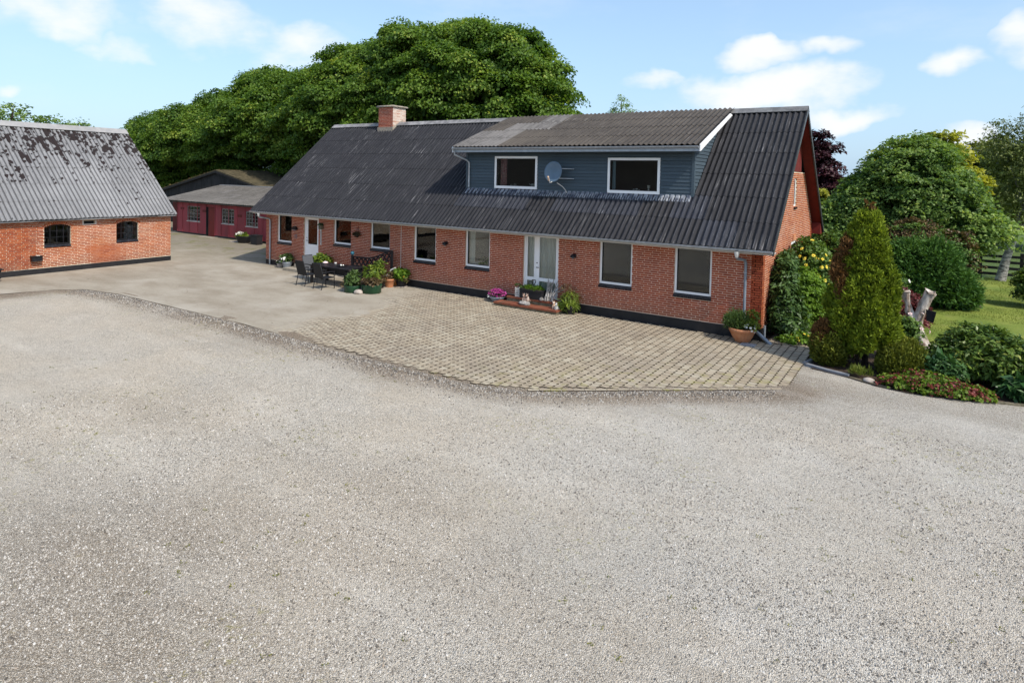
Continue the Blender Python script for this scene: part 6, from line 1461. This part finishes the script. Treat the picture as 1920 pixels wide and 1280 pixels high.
lp = pot(9.0, -.28, [(.18, 0), (.225, .22), (.235, .26)], 'black', 'black pot with broad bright green leaves at the right end of the pots', 'black_pot', [('foliage', [(0, -.02, .17, .29, .22, .2)], 60, 9, .12, .13, 'lightgreen', dict(fill=.05, aspect=.75)), ('dead_leaves', [(.1, -.1, .02, .28, .2, .12)], 30, 9, .08, .06, 'bronze', dict(fill=0))], group=gpp, saucer=True)
blooms(lp, [(0+9.0, -.28, .45, .3, .22, .22)], 5, .04, 'yellow', 91)
o = MB().tube([(8.40, -.5, .45), (8.62, -.45, .72), (8.78, -.4, .80)], [.03, .035, .03], 8).build('white_stick', M['ceramic'], None, (8.4, -.5, .45)); tag(o, 'short white tube leaning over the orange pot', 'tube')
o = MB().ball((8.86, -2.4, gz(9)+.09), .17, 8, .55).ball((8.97, -2.42, gz(9)+.07), .10, 7, .6).build('pale_rock', M['stone'], None, (8.86, -2.4, gz(9))); tag(o, 'pale rock on the ground between the two green tubs', 'rock')
o = MB().lathe((8.72, -2.02, gz(9)+.03), [(.10, 0), (.13, .08), (.11, .2), (.07, .3), (.075, .36), (.03, .42)], 10).build('stone_figure', M['drift'], None, (8.72, -2.02, gz(9)+.03)); tag(o, 'grey stone figure standing between the two green tubs', 'garden figure')
pot(4.45, -.42, [(.2, 0), (.26, .3), (.27, .34)], 'black', 'dark pot with a dense round green plant against the wall behind the table', 'black_pot', [('foliage', [(0, 0, .22, .36, .3, .28)], 90, 12, .12, .11, 'potleaf', dict(fill=.12))])
# front step and its pots
sp = thing('door_step', (3.0, -.5, gz(3)+.03), 'two pale concrete steps below the white front door', 'step')
MB().box(2.32, -.80, gz(3)-.05, 4.1, -.02, gz(3)+.15).build('lower_step', M['slab'], sp); MB().box(2.62, -.42, gz(3)+.15, 3.85, -.02, gz(3)+.31).build('upper_step', M['slab'], sp)
pw = pot(1.95, -.28, [(.16, 0), (.22, .26), (.23, .30)], 'greypot', 'grey metal bucket with white flowers left of the front step', 'metal_bucket', [('foliage', [(-.05, 0, .15, .3, .22, .2)], 60, 11, .09, .07, 'herb', dict(fill=.1))], n=16)
blooms(pw, [(1.85, -.32, .5, .32, .2, .18)], 12, .045, 'whitep', 92)
pw = pot(1.45, -.25, [(.13, 0), (.17, .14), (.18, .16)], 'stone', 'small stone pot of white flowers left of the metal bucket', 'stone_pot', [('foliage', [(0, 0, .08, .18, .14, .1)], 24, 9, .06, .05, 'herb', dict(fill=0))])
blooms(pw, [(1.42, -.28, .3, .2, .14, .1)], 9, .04, 'whitep', 93)
# brick steps at the glazed door
st2 = thing('brick_steps', (15.1, -.5, gz(15)+.03), 'two brick topped steps below the glazed double door', 'steps')
zb_ = gz(15)
MB().box(13.85, -.85, zb_-.05, 16.3, -.012, zb_+.11).build('lower_step', M['mossy'], st2); MB().box(14.1, -.42, zb_+.11, 16.15, -.014, zb_+.27).build('upper_step', M['mossy'], st2)
def steptop(x0, x1, y0, y1, z):
    n_ = int((x1-x0)/.118); t_ = (x1-x0)/n_
    for k in range(n_): MB().box(x0+k*t_+.004, y0, z, x0+(k+1)*t_-.004, y1, z+.055+random.uniform(-.004, .004), random.random()).build('brick', M['step_brick'], st2)
steptop(13.83, 16.32, -.88, -.43, zb_+.111); steptop(14.08, 16.17, -.44, -.19, zb_+.271); steptop(14.46, 15.86, -.185, .1, zb_+.271)
pk = pot(13.62, -.32, [(.16, 0), (.22, .1), (.28, .17), (.29, .20)], 'steel_dark', 'dark bowl of magenta flowers left of the brick steps', 'flower_bowl', [('foliage', [(0, 0, .08, .3, .2, .12)], 50, 9, .07, .05, 'rose', dict(fill=.1))])
crown('flowers', [(13.62, -.32, .36, .31, .22, .15)], 90, 12, .05, .042, M['pink'], pk, 94, fill=0, aspect=.9)
crown('pale_flowers', [(13.42, -.42, .27, .1, .1, .06)], 9, 9, .05, .04, M['whitep'], pk, 95, fill=0, aspect=.9)
bx_ = thing('planter_box', (15.0, -.27, zb_+.33), 'black rectangular planter box of grass in front of the glazed door', 'planter')
ZS = zb_+.328
m = MB().box(14.62, -.42, ZS, 15.48, -.10, ZS+.30).box(14.60, -.44, ZS+.27, 15.50, -.08, ZS+.315).build('box', M['plinth'], bx_)
MB().box(14.66, -.39, ZS+.316, 15.44, -.13, ZS+.32).build('soil', M['soil'], bx_)
crown('grass', [(15.05, -.26, ZS+.32, .40, .14, .06)], 90, 12, .05, .075, M['lightgreen'], bx_, 96, aspect=.2, mode='up', fill=0)
sd_ = thing('spade', (15.05, -.25, ZS+.32), 'spade with a black D handle stuck in the planter box', 'spade')
MB().tube([(15.04, -.25, ZS+.12), (15.06, -.24, ZS+.46)], .016, 6).build('shaft', M['bark'], sd_); MB().tube([(15.06, -.24, ZS+.44), (14.99, -.24, ZS+.56), (15.0, -.24, ZS+.63), (15.12, -.24, ZS+.63), (15.13, -.24, ZS+.56), (15.06, -.24, ZS+.44)], .015, 6).build('handle', M['black'], sd_)
ln_ = thing('lantern', (14.5, -.30, ZS), 'pale slatted lantern at the left end of the planter box', 'lantern')
for x, y in ((14.42, -.38), (14.57, -.38), (14.42, -.24), (14.57, -.24)): MB().box(x-.012, y-.012, ZS, x+.012, y+.012, ZS+.34).build('post', M['ceramic'], ln_)
for k in range(5): MB().box(14.41, -.40, ZS+.03+k*.06, 14.58, -.394, ZS+.06+k*.06).box(14.404, -.40, ZS+.03+k*.06, 14.41, -.23, ZS+.06+k*.06).build('slat', M['ceramic'], ln_)
MB().box(14.42, -.37, ZS, 14.57, -.25, ZS+.30).build('candle_box', M['greypot'], ln_); crown('lantern_plant', [(14.5, -.31, ZS+.37, .12, .1, .07)], 14, 9, .05, .05, M['herb'], ln_, 97, fill=0)
dw_ = thing('driftwood_bundle', (15.78, -.33, ZS), 'bundle of bleached driftwood branches leaning by the glazed door', 'driftwood')
g2 = np.random.default_rng(12)
for k in range(13):
    a_ = g2.uniform(-.16, .16); x = 15.72+a_; MB().tube([(x+g2.uniform(-.1, .06), -.36+g2.uniform(-.08, .05), ZS+.01), (x+.02, -.27, ZS+.25), (x+a_*.9+g2.uniform(.0, .22), -.2+g2.uniform(0, .08), ZS+g2.uniform(.38, .74))], [.026, .022, .012], 6).build('branch', M['drift'], dw_)
o = MB().ball((15.50, -.46, ZS+.06), .065, 7).build('pebble_stone', M['drift'], None, (15.5, -.46, ZS)); tag(o, 'small grey stone between planter box and driftwood', 'stone')
def figurine(x, y, z, label, mat, s=1.0, ang=0, name='animal_figurine'):
    t = thing(name, (x, y, z), label, 'figurine', 'figurines on the brick steps'); R_ = rot((x, y, z), ang)
    # a seated animal: haunches, chest, head with muzzle and two ears, front legs and tail
    m = MB(); m.lathe((0, .03*s, 0), [(.05*s, 0), (.075*s, .03*s), (.07*s, .09*s), (.05*s, .16*s), (.035*s, .2*s)], 10); m.ball((0, -.015*s, .235*s), .05*s, 8, .95); m.tube([(0, -.05*s, .225*s), (0, -.1*s, .215*s)], [.028*s, .016*s], 7)
    for q in (-1, 1): m.tube([(q*.03*s, -.01*s, .27*s), (q*.04*s, 0, .325*s)], [.018*s, .004*s], 5).tube([(q*.03*s, -.03*s, .14*s), (q*.032*s, -.06*s, .07*s), (q*.032*s, -.065*s, 0)], [.022*s, .018*s, .02*s], 6)
    m.tube([(0, .09*s, .02*s), (.06*s, .11*s, .03*s), (.11*s, .06*s, .03*s)], [.02*s, .025*s, .01*s], 6)
    m.xform(R_).build('body', M[mat], t); return t
ZL = zb_+.17
rk_ = MB().ball((14.93, -.62, ZL+.05), .2, 8, .35).ball((15.08, -.68, ZL+.03), .12, 7, .4).build('slate_rock', M['drift'], None, (14.95, -.63, ZL)); tag(rk_, 'dark flat rock on the lower brick step under two figurines', 'rock')
figurine(14.90, -.60, ZL+.10, 'left white and brown fox figurine on the dark rock', 'fox', .85, .2); figurine(15.02, -.58, ZL+.10, 'right white and brown fox figurine on the dark rock', 'fox', .85, -.1)
figurine(16.06, -.60, ZL, 'orange and white animal figurine at the right end of the lower step', 'orange', .8, .5); figurine(16.2, -.66, ZL, 'white animal figurine beside the yellow grass pot', 'ceramic', .72, -.4)
pot(16.52, -.35, [(.17, 0), (.21, .2), (.22, .26)], 'black', 'black pot of arching yellow green grass right of the brick steps', 'black_pot', [('grass', [(0, 0, .24, .19, .17, .27), (-.05, -.05, .06, .24, .2, .15)], 80, 8, .09, .22, 'potleaf', dict(fill=0, aspect=.11, droop=.6, skirt=-.9)), ('seed_heads', [(-.08, 0, .55, .22, .18, .14)], 26, 8, .08, .07, 'bronze', dict(fill=0, aspect=.3))])
tp = pot(21.98, -.42, [(.16, 0), (.20, .04), (.27, .17), (.335, .31), (.35, .32), (.365, .40)], 'terra', 'large ribbed terracotta pot of herbs and white flowers at the house corner', 'terracotta_pot', [('herbs', [(-.14, 0, .14, .30, .26, .22), (-.26, 0, .12, .2, .18, .16)], 150, 14, .09, .085, 'herb', dict(fill=.08, aspect=.2, mode='up')), ('flower_plant', [(.2, 0, .1, .2, .22, .16)], 50, 11, .08, .06, 'potleaf', dict(fill=.08)), ('herbs', [(.22, .12, .28, .16, .12, .2)], 30, 10, .08, .06, 'potleaf', dict(fill=0))], ribs=22, n=66, saucer=False)
blooms(tp, [(22.18, -.48, .46, .22, .2, .12)], 20, .035, 'whitep', 98)
o = MB().box(22.02, -.85, gz(22)+.035, 22.4, -.55, gz(22)+.06).build('grey_slab', M['kerb'], None, (22.2, -.7, 0)); tag(o, 'flat grey slab lying beside the large terracotta pot', 'slab')
# by the red shed
tt_ = thing('trough_planter', (-7.9, 4.5, gz(-8)+.03), 'black mortar tub with white flowers in front of the red shed', 'planter')
MB().lathe((-8.3, 4.35, gz(-8)+.03), [(.36, 0), (.5, .25), (.54, .40), (.55, .42), (.5, .42), (.46, .36)], 14, 0, 1.1, .8).build('tub', M['plinth'], tt_); crown('foliage', [(-8.4, 4.3, .55, .4, .3, .14)], 40, 9, .1, .09, M['potleaf'], tt_, 99)
crown('flowers', [(-8.6, 4.25, .66, .28, .2, .1)], 26, 9, .08, .075, M['whitep'], tt_, 100, fill=0, aspect=.9)
o = MB().box(-7.3, 4.1, gz(-7)+.0, -6.7, 4.5, gz(-7)+.55).box(-7.32, 4.08, gz(-7)+.55, -6.68, 4.52, gz(-7)+.6).build('black_bin', M['plinth'], None, (-7, 4.3, gz(-7))); tag(o, 'black box standing next to the mortar tub by the red shed', 'box')
o = MB().hexa([(-9.5, 4.05, .1), (-8.75, 4.0, .1), (-8.7, 4.5, .1), (-9.45, 4.55, .1), (-9.5, 4.05, .17), (-8.75, 4.0, .17), (-8.7, 4.5, .17), (-9.45, 4.55, .17)]).build('pale_slab', M['stone'], None, (-9.1, 4.25, .1)); tag(o, 'pale flat stone lying left of the mortar tub', 'slab')
o = MB().box(-13.5, 4.3, .05, -11.9, 4.86, .17).build('shed_step', M['slab'], None, (-12.7, 4.5, .05)); tag(o, 'low concrete step below the red shed door', 'step')
# dark wooden trough cut by the left edge of the picture
tr_ = thing('wooden_trough', (-3.1, -10.2, gz(-3)+.03), 'dark wooden trough standing by the barn at the left edge', 'trough')
zt_ = gz(-3)+.03
for k, (y0_, y1_) in enumerate(((-10.9, -10.86), (-9.44, -9.4))): MB().box(-3.3, y0_, zt_+.12, -2.75, y1_, zt_+.42).build('end_board', M['blackwood'], tr_)
for x in (-3.34, -2.75): MB().box(x, -10.9, zt_+.14, x+.04, -9.4, zt_+.44, random.random()).build('side_board', M['blackwood'], tr_)
MB().box(-3.3, -10.86, zt_+.12, -2.75, -9.44, zt_+.15).build('bottom_board', M['blackwood'], tr_); MB().box(-3.4, -10.95, zt_+.44, -2.65, -9.33, zt_+.475).build('lid', M['blackwood'], tr_)
for y in (-10.7, -9.6): MB().box(-3.2, y-.05, zt_, -2.85, y+.05, zt_+.12).build('leg', M['blackwood'], tr_)

# the farm building on the other side of the yard: behind the camera, but the house windows mirror it
ob = thing('machine_shed', (-14, -44, 0), 'long dark roofed machine shed across the yard, seen only mirrored in the windows', 'shed')
MB().box(-44, -48, -.2, 16, -38, 3.2).build('wall', M['brick'], ob)
m = MB(); m.prism([(-44.4, -37.5, 3.1), (-44.4, -43, 8.0), (-44.4, -48.5, 3.1), (-44.4, -48.5, 3.25), (-44.4, -43, 8.15), (-44.4, -37.5, 3.25)], (60.8, 0, 0)); m.build('roof', M['roof_brown'], ob)
for x in (-30, -18, -6, 6): MB().box(x, -38.1, .1, x+3.4, -37.95, 2.9).build('door', M['blackwood'], ob)
